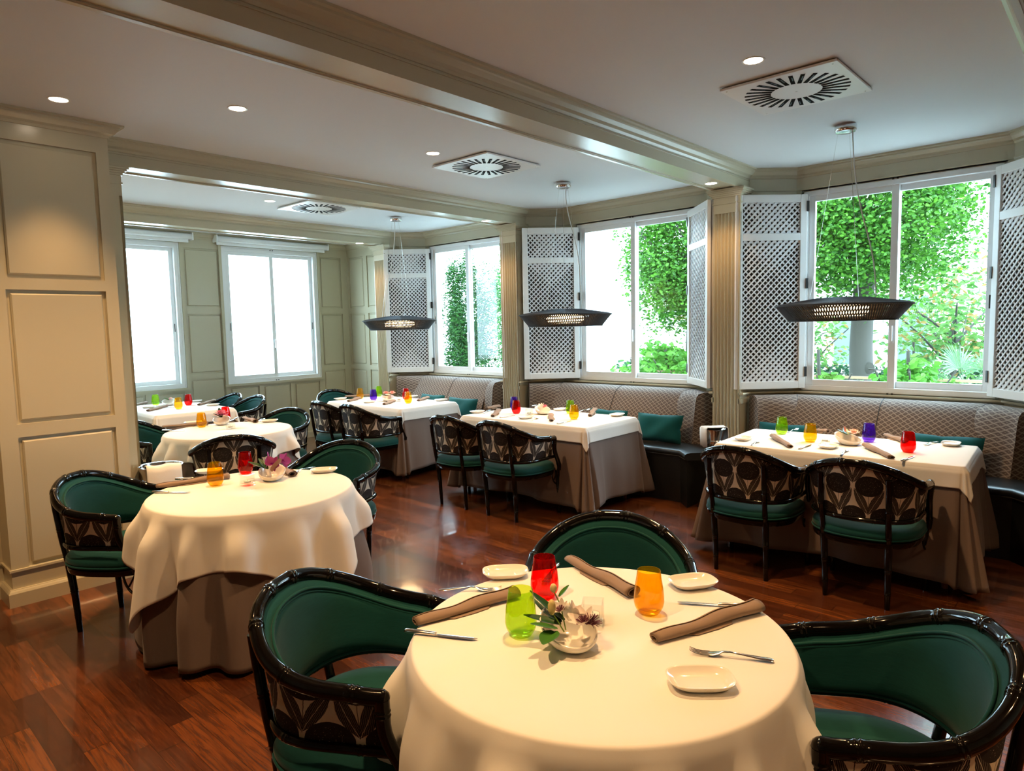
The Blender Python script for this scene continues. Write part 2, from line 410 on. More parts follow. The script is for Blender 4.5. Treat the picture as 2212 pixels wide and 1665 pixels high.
# pilasters
def pilaster(x, lo, hi, sgn):        # sgn -1: flutes face -x (room)
    mb = MB(); s = sgn; n = 7; wd = (hi-lo-.02)/n; d = .02
    lo2, hi2 = lo+.0, hi-.0
    def bx(x0, x1, a, b, z0, z1): mb.box((min(x0, x1), a, z0), (max(x0, x1), b, z1))
    bx(x-s*.16, x-s*0.018, lo, hi, 0, 2.67)
    bx(x-s*.018, x, lo, hi, 0, .22); bx(x-s*.018, x, lo, hi, 2.47, 2.67)
    prof = [(lo, 0), (lo+.01, 0)]
    for k in range(n):
        a = lo+.01+k*wd
        for q in range(1, 8): t = q/8; prof.append((a+wd*(.14+.72*t), -.017*sin(pi*t)*-1))
        prof += [(a+wd*.93, 0), (a+wd*1.0, 0)]
    prof.append((hi, 0))
    rows = [[(x-s*dd, y, z) for y, dd in prof] for z in (.22, 2.47)]
    mb.sheet(rows)
    for p0, p1, z0, z1 in ((.006, .006, 2.545, 2.558), (.010, .010, 2.602, 2.615), (.020, .020, 2.615, 2.628), (.030, .030, 2.628, 2.640), (.040, .040, 2.640, 2.652), (.048, .048, 2.652, 2.667)):
        a, b = (x-s*.16, x+s*p0); mb.box((min(a, b), lo-p0, z0), (max(a, b), hi+p0, z1))
    bx(x-s*.16, x+s*.012, lo-.01, hi+.01, 0, .10)
    return struct(mb.build(nm('trim'), m_wall, smooth=35))
for lo, hi in BEAM[1:]: pilaster(PX, lo, hi, -1)
pilaster(1.615, 4.975, 5.215, 1)
# windows : white aluminium sliding pair in each opening
def window(o, ud, n, wid, z0, z1, hand=True):
    """origin = lower left corner seen from inside"""
    root = bpy.data.objects.new(nm('window'), None); COL.objects.link(root); root['kind'] = 'structure'
    o, ud, n = Vector(o), Vector(ud).normalized(), Vector(n).normalized(); zz = Vector((0, 0, 1)); H = z1-z0
    def bx(mb, u0, u1, k0, k1, w0, w1, mi=0):
        vs = [o+ud*u+n*k+zz*z for k in (k0, k1) for u, z in ((u0, w0), (u1, w0), (u1, w1), (u0, w1))]
        mb.add(vs, [(0, 3, 2, 1), (4, 5, 6, 7), (0, 1, 5, 4), (1, 2, 6, 5), (2, 3, 7, 6), (3, 0, 4, 7)], mi=mi)
    f = MB(); t = .042
    for a, b, c, d in ((0, wid, 0, t), (0, wid, H-t, H), (0, t, t, H-t), (wid-t, wid, t, H-t)): bx(f, a, b, -.095, .006, c, d)
    for a, b, c, d in ((-.02, wid+.02, -.02, 0), (-.02, wid+.02, H, H+.02), (-.02, 0, 0, H), (wid, wid+.02, 0, H)): bx(f, a, b, -.02, .012, c, d)
    f.build('window_frame', m_alu, root, bevel=.002)
    half = wid/2; st = .052
    for k, (a, b, dep) in enumerate(((t-.005, half+st/2, -.045), (half-st/2, wid-t+.005, -.085))):
        s = MB()
        for u0, u1, c, d in ((a, a+st, t-.004, H-t+.004), (b-st, b, t-.004, H-t+.004), (a+st, b-st, t-.004, t+.050), (a+st, b-st, H-t-.046, H-t+.004)): bx(s, u0, u1, dep, dep+.034, c, d)
        so = s.build('sash', m_alu, root, bevel=.002)
        g = MB(); bx(g, a+st-.005, b-st+.005, dep+.014, dep+.020, t+.045, H-t-.042); g.build('glass_pane', m_glass, so)
        h = MB(); u = a+st*.5 if k == 0 else b-st*.5
        bx(h, u-.012, u+.012, dep+.034, dep+.038, H*.36, H*.36+.17); h.build('latch_plate', m_alu, so)
        h = MB(); bx(h, u-.005, u+.005, dep+.038, dep+.0395, H*.39, H*.39+.10); h.build('latch_slot', m_dark, so)
    h = MB(); bx(h, half-.012, half+.012, -.011, -.004, H*.24, H*.24+.14); bx(h, half-.006, half+.006, -.004, .016, H*.25, H*.25+.12); h.build('handle', m_alu, root, bevel=.002)
    h = MB()
    for c in (-.008, H-.004):
        for q in (-.022, .010): bx(h, half+q, half+q+.014, .006, .014, c, c+.012)
    h.build('frame_clip', m_dark, root)
    return root
for i, (lo, hi, c) in enumerate(BAYS[1:]):
    window((XW+.012, c+.69, ZS), (0, -1, 0), (-1, 0, 0), 1.38, ZS, ZT)
for a, b in BW: window((a, YB, .88), (1, 0, 0), (0, -1, 0), b-a, .88, 2.67)
mb = MB()
for a, b in BW:
    for x0, x1, z0, z1 in ((a-.06, b+.06, .835, .865), (a-.055, a-.02, .865, 2.70), (b+.02, b+.055, .865, 2.70)): mb.box((x0, YB-.022, z0), (x1, YB+.001, z1))
struct(mb.build(nm('trim'), m_wall))
# roller blinds on the back wall
for k, (a, b) in enumerate(((1.95, 3.60), (3.915, 5.54))):
    t = thing('roller_blind', ['rolled up white roller blind above the left back window', 'rolled up white roller blind above the right back window beside the corner'][k], 'blind', (0, 0, 0), group='roller blinds on the back wall')
    R90 = Matrix.Translation((a, YB-.085, 2.765)) @ Matrix.Rotation(pi/2, 4, 'Y')
    MB().lathe([(.0, 0), (.036, 0), (.036, b-a), (0, b-a)], 20, R90).build('rolled_fabric', m_blind, t, smooth=40)
    MB().box((a+.01, YB-.075, 2.690), (b-.03, YB-.062, 2.742)).build('bottom_bar', m_alu, t, bevel=.003)
    for x in (a-.012, b): MB().box((x, YB-.13, 2.72), (x+.012, YB-.002, 2.812)).build('bracket', m_alu, t)
# ================================================================= shutters
m_shade = Mat('lattice_shade_dark', (.035, .035, .030), .9)  # dark sheet standing in for the shade behind the lattice holes
def lattice(mb, w0, w1, z0, z1, y0, pitch=.050, sl=.0155, th=.006):
    """45 degree slats clipped to the rectangle; local x = width, y = thickness"""
    for layer, sg in ((0, 1), (1, -1)):
        ya = y0+layer*th; k0 = int((w0-sg*z1 if sg > 0 else w0+z0)/pitch)-2; k1 = int((w1-z0 if sg > 0 else w1+z1)/pitch)+2
        for k in range(k0, k1+1):
            c = k*pitch; h = .0142
            # centre line x - sg*z = c
            def clip(zz): return c+sg*zz
            zs = [z0, z1]
            if sg > 0: lo = max(z0, w0-c); hi = min(z1, w1-c)
            else: lo = max(z0, c-w1); hi = min(z1, c-w0)
            if hi-lo < .004: continue
            p = [(clip(lo)-h, lo), (clip(lo)+h, lo), (clip(hi)+h, hi), (clip(hi)-h, hi)]
            p = [(min(max(x, w0), w1), z) for x, z in p]
            vs = [(x, y, z) for y in (ya, ya+th) for x, z in p]
            mb.add(vs, [(0, 3, 2, 1), (4, 5, 6, 7), (0, 1, 5, 4), (1, 2, 6, 5), (2, 3, 7, 6), (3, 0, 4, 7)])
SZ0, SZ1 = .975, 2.605
def shutter(hx, hy, ang, w, sgn, label):
    """hinge at (hx,hy); leaf runs along direction ang; sgn = side of the rear leaf"""
    t = thing('lattice_shutter', label, 'shutter', (hx, hy, 0), ang, 'open lattice shutters on the bay windows')
    H = SZ1-SZ0
    for leaf in (0, 1):
        y = -.016 if leaf == 0 else sgn*.048-.016
        fr = MB(); st = .058; th = .032; x1 = w-leaf*.02; x0 = 0 if leaf == 0 else .01
        for a, b, c, d in ((x0, x0+st, SZ0, SZ1), (x1-st, x1, SZ0, SZ1), (x0+st, x1-st, SZ0, SZ0+.062), (x0+st, x1-st, SZ1-.062, SZ1), (x0+st, x1-st, SZ0+H*.768, SZ0+H*.768+.058)): fr.box((a, y, c), (b, y+th, d))
        fo = fr.build('shutter_frame', m_white, t, bevel=.003)
        if leaf: fo['label'] = 'folded rear leaf frame'
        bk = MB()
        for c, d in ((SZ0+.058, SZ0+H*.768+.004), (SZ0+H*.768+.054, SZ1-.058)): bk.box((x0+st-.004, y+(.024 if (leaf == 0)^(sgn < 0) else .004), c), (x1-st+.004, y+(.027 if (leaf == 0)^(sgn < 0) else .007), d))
        bk.build('hole_shade_backing', m_shade, fo)
        if leaf: continue
        la = MB(); lattice(la, x0+st-.004, x1-st+.004, SZ0+.058, SZ0+H*.768+.004, y+.010); la.build('lower_lattice', m_lattice, fo)
        la = MB(); lattice(la, x0+st-.004, x1-st+.004, SZ0+H*.768+.054, SZ1-.058, y+.010); la.build('upper_lattice', m_lattice, fo)
    for z in (SZ0+.10, SZ0+H*.52, SZ1-.14): MB().box((-.012, -.022, z), (.008, .022, z+.085)).build('hinge', m_dark, t)
    return t
names = {0: None, 1: 'nearest bay window at the right', 2: 'middle bay window', 3: 'farthest bay window'}
for i in (1, 2, 3):
    lo, hi, c = BAYS[i]
    shutter(5.935, c+.655, radians(135.5), .61, -1, 'white lattice shutter folded open at the left of the %s' % names[i])
    if i == 1: shutter(5.935, c-.655, radians(222), .61, 1, 'white lattice shutter cut by the right picture edge, at the nearest bay window')
    else: shutter(5.935, c-.655, radians(225) if i == 3 else radians(224), .61, 1, 'white lattice shutter seen nearly edge-on at the right of the %s' % names[i])
# ================================================================= ceiling fittings
m_blade = Mat('blue_grey_blade', (.02, .05, .065), .4)
def downlight(x, y, z, label, watt, grp='recessed ceiling downlights', ang=104):
    t = thing('downlight', label, 'ceiling light', (x, y, z), 0, grp)
    MB().lathe([(.044, -.001), (.050, -.004), (.054, -.003), (.055, .0), (.044, 0)], 32).build('trim_ring', m_white, t, smooth=50)
    MB().lathe([(.0001, -.0012), (.044, -.0012), (.044, -.0003), (.0001, -.0003)], 32).build('lit_lens', m_disc, t)
    if watt: spot((x, y, z-.02), watt, ang)
for x, y, l in ((1.126, 4.34, 'round lit downlight over the panelled pier at far left'), (1.88, 3.83, 'round lit downlight near the top left, between pier and big beam'),
                (3.35, 3.83, 'round lit downlight beside the middle ceiling vent'), (3.35, 1.43, 'round lit downlight beside the nearest ceiling vent at upper right'),
                (3.36, 6.28, 'small round lit downlight beside the farthest ceiling vent')): downlight(x, y, ZC, l, DOWN_W*(.55 if x < 1.2 else 1), ang=72 if x < 1.2 else 104)
for x, y in ((1.88, 1.43), (.40, 1.43), (.40, 3.83), (1.88, 6.28), (-1.2, 2.6), (.4, -1.2), (1.88, -1.2), (3.35, -1.2)): downlight(x, y, ZC, 'round lit downlight outside the picture, above or behind the camera', DOWN_W)  # unseen downlights, guessed on from the ceiling grid and added for warm light
for x, y, l in ((5.21, 2.565, 'small lit downlight under the near beam above its fluted pilaster'), (5.17, 5.095, 'small lit downlight under the middle beam above its fluted pilaster'), (5.20, 7.44, 'small lit downlight under the far beam above its fluted pilaster')): downlight(x, y, 2.675, l, BEAM_W)
for cx, cyy, l in ((3.90, 1.42, 'large square swirl vent nearest, at upper right of the ceiling'), (3.885, 3.81, 'square swirl vent in the middle ceiling bay'), (3.885, 6.25, 'square swirl vent farthest away, half hidden by the beam')):
    t = thing('ceiling_vent', l, 'ceiling vent', (cx, cyy, ZC), 0, 'square swirl vents in the ceiling')
    MB().box((-.303, -.303, -.020), (.303, .303, -.007)).build('vent_plate', m_white, t, bevel=.002)
    MB().box((-.285, -.285, -.005), (.285, .285, .001)).build('plenum_collar', m_dark, t)
    s = MB(); b = MB(); c = MB()
    for k in range(28):
        a = 2*pi*k/28; R = Matrix.Rotation(a, 4, 'Z') @ Matrix.Translation((.128, .03, 0)) @ Matrix.Rotation(radians(14), 4, 'Z')
        s.box((0, -.0108, -.0215), (.138, .0108, -.0195), R); b.box((.055, .001, -.0222), (.112, .0065, -.0205), R)
    s.build('slot_shade_strips', m_slot, t); b.build('slot_blades', m_blade, t)  # black strips on the plate stand in for shade inside open slots
    for sx_ in (-1, 1):
        for sy_ in (-1, 1): c.lathe([(.0001, -.0215), (.004, -.0215), (.004, -.019)], 10, Matrix.Translation((sx_*.275, sy_*.275, 0)))
    c.lathe([(.0001, -.0215), (.006, -.0215), (.006, -.019)], 10); c.build('screws', m_steel, t)
# ================================================================= pendant lamps
def pendant(x, y, label, rz):
    t = thing('pendant_lamp', label, 'pendant lamp', (x, y, 0), rz, 'round rope pendant lamps over the window tables')
    zr, zb = 1.650, 1.548; R, Rb, Rt = .42, .335, .12
    MB().lathe([(.0001, ZC), (.062, ZC), (.068, ZC-.008), (.068, ZC-.034), (.060, ZC-.046), (.030, ZC-.048), (.0001, ZC-.048)], 40).build('canopy', m_chrome, t, smooth=50)
    # upper cone of radial ropes
    n = 260; rows = []
    prof = [(.10, zr+.050), (.16, zr+.047), (R*.93, zr+.012), (R, zr+.002)]
    for r, z in prof: rows.append([((r)*cos(2*pi*k/(2*n)), (r)*sin(2*pi*k/(2*n)), z+(.0022 if k % 2 else -.0012)) for k in range(2*n)])
    MB().sheet(rows[::-1], True).build('shade_top', m_ropet, t)
    MB().lathe([(.0001, zr+.040), (.10, zr+.040), (.102, zr+.052), (.0001, zr+.052)], 30).build('top_disc', m_ropet, t, smooth=40)
    sdi = MB(); sd = MB(); n = 150
    for layer, (sl, ro, wd) in enumerate(((.085, 0, .0056), (-.085, -.006, .0056))):
        for k in range(n):
            a0 = 2*pi*k/n; a1 = a0+sl; v = []
            for r, z, a in ((R+ro, zr, a0), (Rb+ro, zb, a1)):
                for s_ in (-1, 1):
                    aa = a+s_*wd/r*.75; v += [(r*cos(aa), r*sin(aa), z), ((r-.005)*cos(aa), (r-.005)*sin(aa), z)]
            (sdi if layer else sd).add(v, [(0, 2, 6, 4), (1, 5, 7, 3), (0, 4, 5, 1), (2, 3, 7, 6)])
    sd.build('woven_side', m_rope, t); sdi.build('woven_lining', m_tan, t)
    for r, z, q in ((R, zr, .006), (Rb, zb, .005)): MB().tube([(r*cos(2*pi*k/80), r*sin(2*pi*k/80), z) for k in range(80)], q, 8, True).build('shade_ring', m_rope, t, smooth=80)
    MB().lathe([(.0001, zr-.075), (.12, zr-.075), (.16, zr-.065), (.175, zr-.040), (.16, zr-.012), (.12, zr-.002), (.0001, zr-.002)], 40).build('opal_diffuser', m_bulb, t, smooth=60)
    MB().tube([(0, 0, zr+.045), (0, 0, zr+.015)], .018, 12).build('lamp_holder', m_white, t, smooth=50)
    for k in range(3):
        a = 2*pi*k/3+.5; MB().tube([(.045*cos(a), .045*sin(a), ZC-.046), (.20*cos(a), .20*sin(a), zr+.040)], .0009, 5).build('suspension_wire', m_steel, t)
    random.seed(int(y*10)); P = []
    for k in range(25):
        s_ = k/24; z = (ZC-.046)*(1-s_)+(zr+.048)*s_; P.append((.03+.12*smoothstep(.0, .9, s_)+.012*sin(s_*8+y), -.02-.13*s_*s_+.012*sin(s_*6+1+y), z))
    MB().tube(P, .0040, 8).build('cable', m_cable, t, smooth=80)
    MB().tube([(.03+.05*cos(pi*k/10), .06, zr+.045+.030*sin(pi*k/10)) for k in range(11)], .004, 6).build('cable_loop', m_cable, t, smooth=80) if y > 2 else None
    spot((x, y, zr-.085), PEND_W, 150, 1, .10)
pendant(4.87, 1.45, 'dark rope pendant lamp nearest, over the right window table', -.75)
pendant(4.87, 3.815, 'dark rope pendant lamp in the middle, over the middle window table', -.9)
pendant(4.88, 6.255, 'dark rope pendant lamp farthest away, over the far window table', -2.4)
# ================================================================= banquettes
def bench(i, label, cushions=()):
    lo, hi, c = BAYS[i]; t = thing('banquette', label, 'banquette', (0, 0, 0), 0, 'upholstered banquettes under the bay windows')
    lo += .012; hi -= .012
    # plinth and seat as prisms between front and wall outline
    Wl = [(5.655, lo), (XW-.004, lo+.30), (XW-.004, hi-.30), (5.655, hi)]
    fr = [(5.06, lo), (5.19, lo+.13), (5.19, hi-.13), (5.06, hi)]
    MB().prism([*Wl, *fr[::-1]], 0, .405).build('plinth', m_leather, t)
    sc = MB(); rows = []
    # cushion: rounded front edge
    prof = [(-.30, .405), (.0, .405), (.014, .412), (.022, .430), (.018, .450), (.002, .462), (-.03, .468), (-.30, .470)]
    sweep(sc, fr, prof);
    sc.build('seat_cushion', m_leather, t, smooth=50)
    MB().tube([(x, y, .412) for x, y in offset_path(fr, .018)], .004, 6).build('seat_piping', m_pipe, t, smooth=60)
    # backrest: thick sloping pad following the bay, seams between pads
    bp_ = [(5.655, lo), (XW-.01, lo+.305), (XW-.01, hi-.305), (5.655, hi)]
    pr = [(.03, .40), (.40, .455), (.395, .50), (.375, .60), (.335, .72), (.285, .83), (.250, .885), (.205, .915), (.14, .928), (.08, .925), (.035, .905), (.03, .88)]
    b = MB(); segs = []; B = [Vector(p) for p in bp_]; ym = (B[1].y+B[2].y)/2
    sub = [B[0], B[1], Vector((B[1].x, ym)), B[2], B[3]]
    fine = []; seam = []
    for k in range(4):
        for q in range(10): fine.append(tuple(sub[k].lerp(sub[k+1], q/10)))
    fine.append(tuple(sub[4]))
    sm = MB(); 
    # pad puff: offset near seams reduced
    rows = []
    offs = {}
    for d, z in pr:
        rr = []
        u1 = offset_path(fine, 1.); op = []
        for j, (p, q) in enumerate(zip(fine, u1)):
            g = 1.13-.50*smoothstep(0, 1, (10-j)/10 if j < 10 else ((j-30)/10 if j > 30 else 0)); g = 1+(g-1)*smoothstep(.12, .40, d) if g < 1 else 1+(g-1)*smoothstep(.2, .42, d)
            op.append((p[0]+(q[0]-p[0])*d*g, p[1]+(q[1]-p[1])*d*g))
        for j, (x, y) in enumerate(op):
            q = (j % 10)/10; puff = -.012*(1-sin(pi*q)**.35) if 0 < j < 40 and d > .1 else 0
            # direction towards wall
            px, py = fine[j]; L = hypot(x-px, y-py) or 1; x += (x-px)/L*puff; y += (y-py)/L*puff
            rr.append((x, min(max(y, lo+.002), hi-.002), z))
        rows.append(rr)
    al = [0]
    for j in range(1, 41): al.append(al[-1]+hypot(fine[j][0]-fine[j-1][0], fine[j][1]-fine[j-1][1])*(.62 if not 10 < j <= 30 else 1))
    pl = [0]
    for k in range(1, len(pr)): pl.append(pl[-1]+hypot(pr[k][0]-pr[k-1][0], pr[k][1]-pr[k-1][1]))
    b.sheet(rows, False, [[(a, p) for a in al] for p in pl])
    for k in (0, -1): ringp = [r[k] for r in rows]; b.add(ringp, [tuple(range(len(ringp)))], [tuple((p[0], p[2]) for p in ringp)])
    b.build('backrest', m_bench, t, smooth=60)
    for j in (10, 20, 30):
        P = [rows[k][j] for k in range(1, len(pr)-1)]; P = [(p[0]-.002, p[1], p[2]+.001) for p in P]
        MB().tube(P, .0035, 6).build('seam_piping', m_pipe, t, smooth=60)
    for (x, y, rz, wd, h, lab) in cushions:
        cu = MB(); rows = []; n = 14
        for sgn in (1, -1):
            rows = []
            for a in range(n+1):
                u = a/n*2-1; r = []
                for bq in range(n+1):
                    v = bq/n*2-1; pin = 1-.10*(1-abs(u*v)**.5)*max(abs(u), abs(v))**6
                    th = .055*((1-u**4)*(1-v**4))**.6
                    r.append((sgn*th+.01*sin(5*u+3*v)*(1-u*u)*(1-v*v), u*wd/2*pin, v*h/2*pin))
                rows.append(r)
            cu.sheet(rows)
        o = cu.build('throw_cushion', m_teal, smooth=180); o.rotation_euler = (0, radians(14), rz); o.location = (x, y, .472+h/2*cos(radians(14))); tag(o, lab, 'cushion', 'teal cushions on the banquettes')
    return t
bench(1, 'patterned banquette nearest, behind the right window table', [(5.43, .95, 0, .50, .27, 'teal cushion behind the right window table, at its right end'), (5.43, 2.02, 0, .46, .26, 'teal cushion behind the right window table, at its left end')])
bench(2, 'patterned banquette in the middle, behind the middle window table', [(5.40, 3.16, .05, .46, .26, 'plump teal cushion in plain view at the right end of the middle banquette'), (5.43, 3.75, 0, .44, .26, 'teal cushion just peeping over the middle window table')])
bench(3, 'patterned banquette farthest away, behind the far window table', [(5.40, 5.80, 0, .50, .26, 'teal cushion at the right end of the far banquette'), (5.43, 6.38, 0, .44, .27, 'teal cushion in the middle of the far banquette')])
# ================================================================= chairs
def rail_pt(s):          # s in -1..1 along the top rail, arm tip to arm tip ; chair faces +x
    a = abs(s); sg = 1 if s > 0 else -1
    if a > .72: q = (a-.72)/.28; x = -.03+.19*q; y = .292-.018*q*q
    else:
        ph = a/.72*pi/2; x = -.03-.262*cos(ph)**.86 if ph < pi/2 else -.03; y = .292*sin(ph)**.92 if ph > 0 else 0
    z = .655+.140*(1-smoothstep(.02, .84, a))-.012*smoothstep(.82, 1, a)
    return Vector((x, sg*y, z))
def bamboo(mb, path, r, joints, seg=10, flat=1.0, closed=False, caps=True):
    """tube with doubled ring joints at the given fractions of its length"""
    P = [Vector(p) for p in path]; L = [0]
    for i in range(1, len(P)): L.append(L[-1]+(P[i]-P[i-1]).length)
    T = L[-1]; rf = r if callable(r) else (lambda t: r)
    ts = sorted({l/T for l in L}|{min(1, max(0, j+d/T)) for j in joints for d in (-.010, -.0075, -.004, -.002, .0, .002, .004, .0075, .010)})
    pts, rs = [], []
    for t in ts:
        l = t*T; k = 0
        while k < len(L)-2 and L[k+1] < l: k += 1
        f = (l-L[k])/max(1e-9, L[k+1]-L[k]); p = P[k].lerp(P[k+1], f); rr = rf(t)
        for j in joints:
            d = abs(l-j*T)
            if d < .0098: rr = rf(t)*(1.10 if .003 < d < .0078 else (1.0 if d < .003 else 1.04))
            elif d < .03: rr = rf(t)*(1+.02*(1-(d-.0098)/.02))
        if pts and (p-pts[-1]).length < 1e-5: continue
        pts.append(p); rs.append(rr)
    return mb.tube(pts, rs, seg, closed, caps, flat)
def make_chair(label, loc, rz, group):
    t = thing('tub_armchair', label, 'armchair', loc, rz, group)
    N = 56; top = [rail_pt(-1+2*i/N) for i in range(N+1)]
    r = MB(); bamboo(r, top, lambda q: .0225, (.055, .20, .34, .455, .545, .66, .80, .945), 12, .86); r.sphere(top[0], .021, 10, 6); r.sphere(top[-1], .021, 10, 6)
    r.build('top_rail', m_black, t, smooth=60)
    # lower rail
    low = []
    for i in range(41):
        s = -1+2*i/40; a = abs(s); sg = 1 if s > 0 else -1; ph = min(a/.78, 1)*pi/2
        x = -.035-.222*cos(ph)**.86 if a < .78 else -.035+.225*(a-.78)/.22; y = .262*sin(ph)**.9 if a < .78 else .262-.010*(a-.78)/.22
        low.append(Vector((x, sg*y, .486)))
    r = MB(); bamboo(r, low, .0135, (.08, .26, .42, .58, .74, .92), 10); r.build('lower_rail', m_black, t, smooth=60)
    # shell : rows from lower rail to top rail
    def shell(off, bulge, ext=0):
        rows, uvs = [], []; K = 10; al = [0]; S = [-.965+1.93*i/N for i in range(N+1)]
        T_ = [rail_pt(s) for s in S]
        def lowp(s):
            a = abs(s); sg = 1 if s > 0 else -1; ph = min(a/.78, 1)*pi/2
            x = -.035-.222*cos(ph)**.86 if a < .78 else -.035+.225*(a-.78)/.22; y = .262*sin(ph)**.9 if a < .78 else .262-.010*(a-.78)/.22
            return Vector((x, sg*y, .494))
        B_ = [lowp(s) for s in S]
        for i in range(1, N+1): al.append(al[-1]+((T_[i]-T_[i-1]).xy.length+(B_[i]-B_[i-1]).xy.length)/2)
        for k in range(K+1):
            f = k/K; row, uv = [], []
            for i in range(N+1):
                p = B_[i].lerp(T_[i]-Vector((0, 0, .012)), f); c = Vector((.02, 0, 0)); d = (c-p).xy; d = Vector((d.x*.9, d.y)).normalized() if d.length > 0 else d
                ed = min(1, min(f, 1-f)*5); es = min(1, min(i, N-i)/5); o = off+bulge*sqrt(max(0, ed*(2-ed)))*sqrt(es*(2-es))
                row.append((p.x+d.x*o, p.y+d.y*o, p.z)); uv.append((al[i]-al[-1]/2+.076, p.z-.605))
            rows.append(row); uvs.append(uv)
        return rows, uvs
    rows, uvs = shell(.004, .0); MB().sheet(rows, False, uvs).build('printed_back_panel', m_print, t, smooth=180)['label'] = 'printed outer back'
    rows, uvs = shell(.012, .030); MB().sheet(rows).build('velvet_back_lining', m_velvet, t, smooth=180)
    rows, uvs = shell(.018, .006); P = rows[9]; P2 = [(x, y, z-.004) for x, y, z in rows[10]]
    pp = MB(); e = [(x, y, z-.006) for x, y, z in rows[9]]
    rr2, _ = shell(.036, .002); pp.tube([Vector(p)+Vector((0, 0, .006)) for p in rr2[9]], .0048, 6); pp.tube([Vector(p)-Vector((0, 0, .005)) for p in rr2[9]], .0042, 6)
    rr2, _ = shell(.020, .0); pp.tube([Vector(p)+Vector((0, 0, .004)) for p in rr2[0]], .006, 6); pp.build('velvet_piping', m_velvet, t, smooth=80)
    # arm posts, rear uprights + legs
    for sg in (-1, 1):
        tip = top[0] if sg < 0 else top[-1]
        P = []
        for q in range(13):
            f = q/12; z = tip.z*(1-f)+.365*f; x = tip.x+.075*smoothstep(.25, .95, f); y = tip.y+sg*-.018*f+sg*.004; P.append((x, y, z))
        r = MB(); bamboo(r, P, lambda q: .0205-.002*q, (.13, .80), 10, .9); r.build('arm_post', m_black, t, smooth=60)
        P = [(.232, sg*.245, .365), (.238, sg*.249, .2), (.243, sg*.252, 0)]
        r = MB(); bamboo(r, P, lambda q: .0205-.0065*q, (.42, .76), 10); r.build('front_leg', m_black, t, smooth=60)
        up = rail_pt(sg*.40); P = [(-.185, sg*.158, 0), (-.196, sg*.160, .2), (-.213, sg*.163, .365)]
        r = MB(); bamboo(r, P, lambda q: .0135+.007*q, (.24, .60), 10); r.build('rear_leg', m_black, t, smooth=60)
        e = Vector((-.262, sg*.168, rail_pt(sg*.42).z-.008)); P = [Vector((-.215, sg*.163, .365)), Vector((-.240, sg*.166, .49)), Vector((-.262, sg*.17, .66)), e+Vector((-.008, 0, 0))]
        r = MB(); bamboo(r, P, .0155, (.10, .52), 10); r.build('back_upright', m_black, t, smooth=60)
        b = MB()
        for (dx, dy) in ((-1, 0), (0, -sg)):
            b.tube([(.238+dx*.085*sin(pi/2*q/8), sg*.249+dy*.085*sin(pi/2*q/8), .358-.115*cos(pi/2*q/8)) for q in range(9)], .0065, 6)
            b.tube([(.238+dx*.02, sg*.249+dy*.02, .350), (.238+dx*.055, sg*.249+dy*.055, .290)], .005, 6)
        b.build('corner_bracket', m_black, t, smooth=60)
    def plan(k, ins=0):
        out = []
        for i in range(k):
            a = 2*pi*i/k; c, s = cos(a), sin(a)
            x = .005+(.262-ins)*(abs(c)**(.55 if c > 0 else .85))*(1 if c > 0 else -1)*(.96 if c > 0 else 1)
            y = (.272-ins)*(abs(s)**(.62 if c > 0 else .80))*(1 if s > 0 else -1); out.append((x, y))
        return out
    n = 56; rows = []
    for ins, z in ((.03, .337), (.004, .341), (0, .355), (0, .370), (.012, .377), (.03, .379)): rows.append([(x, y, z) for x, y in plan(n, ins)])
    f = MB().sheet(rows, True); f.add([(x, y, .339) for x, y in plan(n, .03)], [tuple(range(n-1, -1, -1))]); f.build('seat_frame', m_black, t, smooth=50)
    rows = []
    for ins, z in ((.012, .377), (.000, .385), (-.004, .397), (-.003, .413), (.004, .426), (.022, .437), (.06, .447), (.12, .454), (.20, .457), (.255, .458)): rows.append([(x, y, z) for x, y in plan(n, ins)])
    f = MB().sheet(rows, True); f.add([(x, y, .458) for x, y in plan(n, .255)], [tuple(range(n))]); f.build('seat_cushion', m_velvet, t, smooth=180)
    MB().tube([(x, y, .385) for x, y in plan(n, -.002)], .006, 6, True).build('seat_piping', m_velvet, t, smooth=80)
    return t
def face(cx, cy_, tx, ty): return atan2(ty-cy_, tx-cx)
TF, TL, TM = (1.425, 1.02), (1.62, 3.36), (2.53, 5.62)
g1, g2, g3, g4 = 'armchairs at the nearest round table', 'armchairs at the left round table', 'armchairs at the far round table', 'armchairs at the window tables'
P_ = 'teal velvet bamboo-frame armchair '
Q_ = 'leaf-print backed armchair '
chairs = [
 (1.10, 1.60, TF, P_+'at lower left of the nearest round table', g1),
 (1.755, .45, TF, P_+'at lower right of the nearest round table', g1),
 (1.935, 1.335, TF, P_+'behind the nearest round table, only its rounded back showing', g1),
 (1.19, 3.955, TL, P_+'left of the left round table, in front of the panelled pier', g2),
 (2.30, 3.72, TL, P_+'right of the left round table, behind its white cloth', g2),
 (2.28, 5.02, TM, Q_+'with its back turned, between the two left round tables', g3),
 (3.06, 5.86, TM, P_+'right of the far round table, seen from the front', g3),
 (2.13, 6.20, TM, P_+'left of the far round table, half hidden by the pier', g3)]
first = None
for x, y, T, l, g in chairs:
    rz = face(x, y, *T)
    if first is None: first = make_chair(l, (x, y, 0), rz, g)
    else: dup(first, (x, y, 0), rz, l, g)
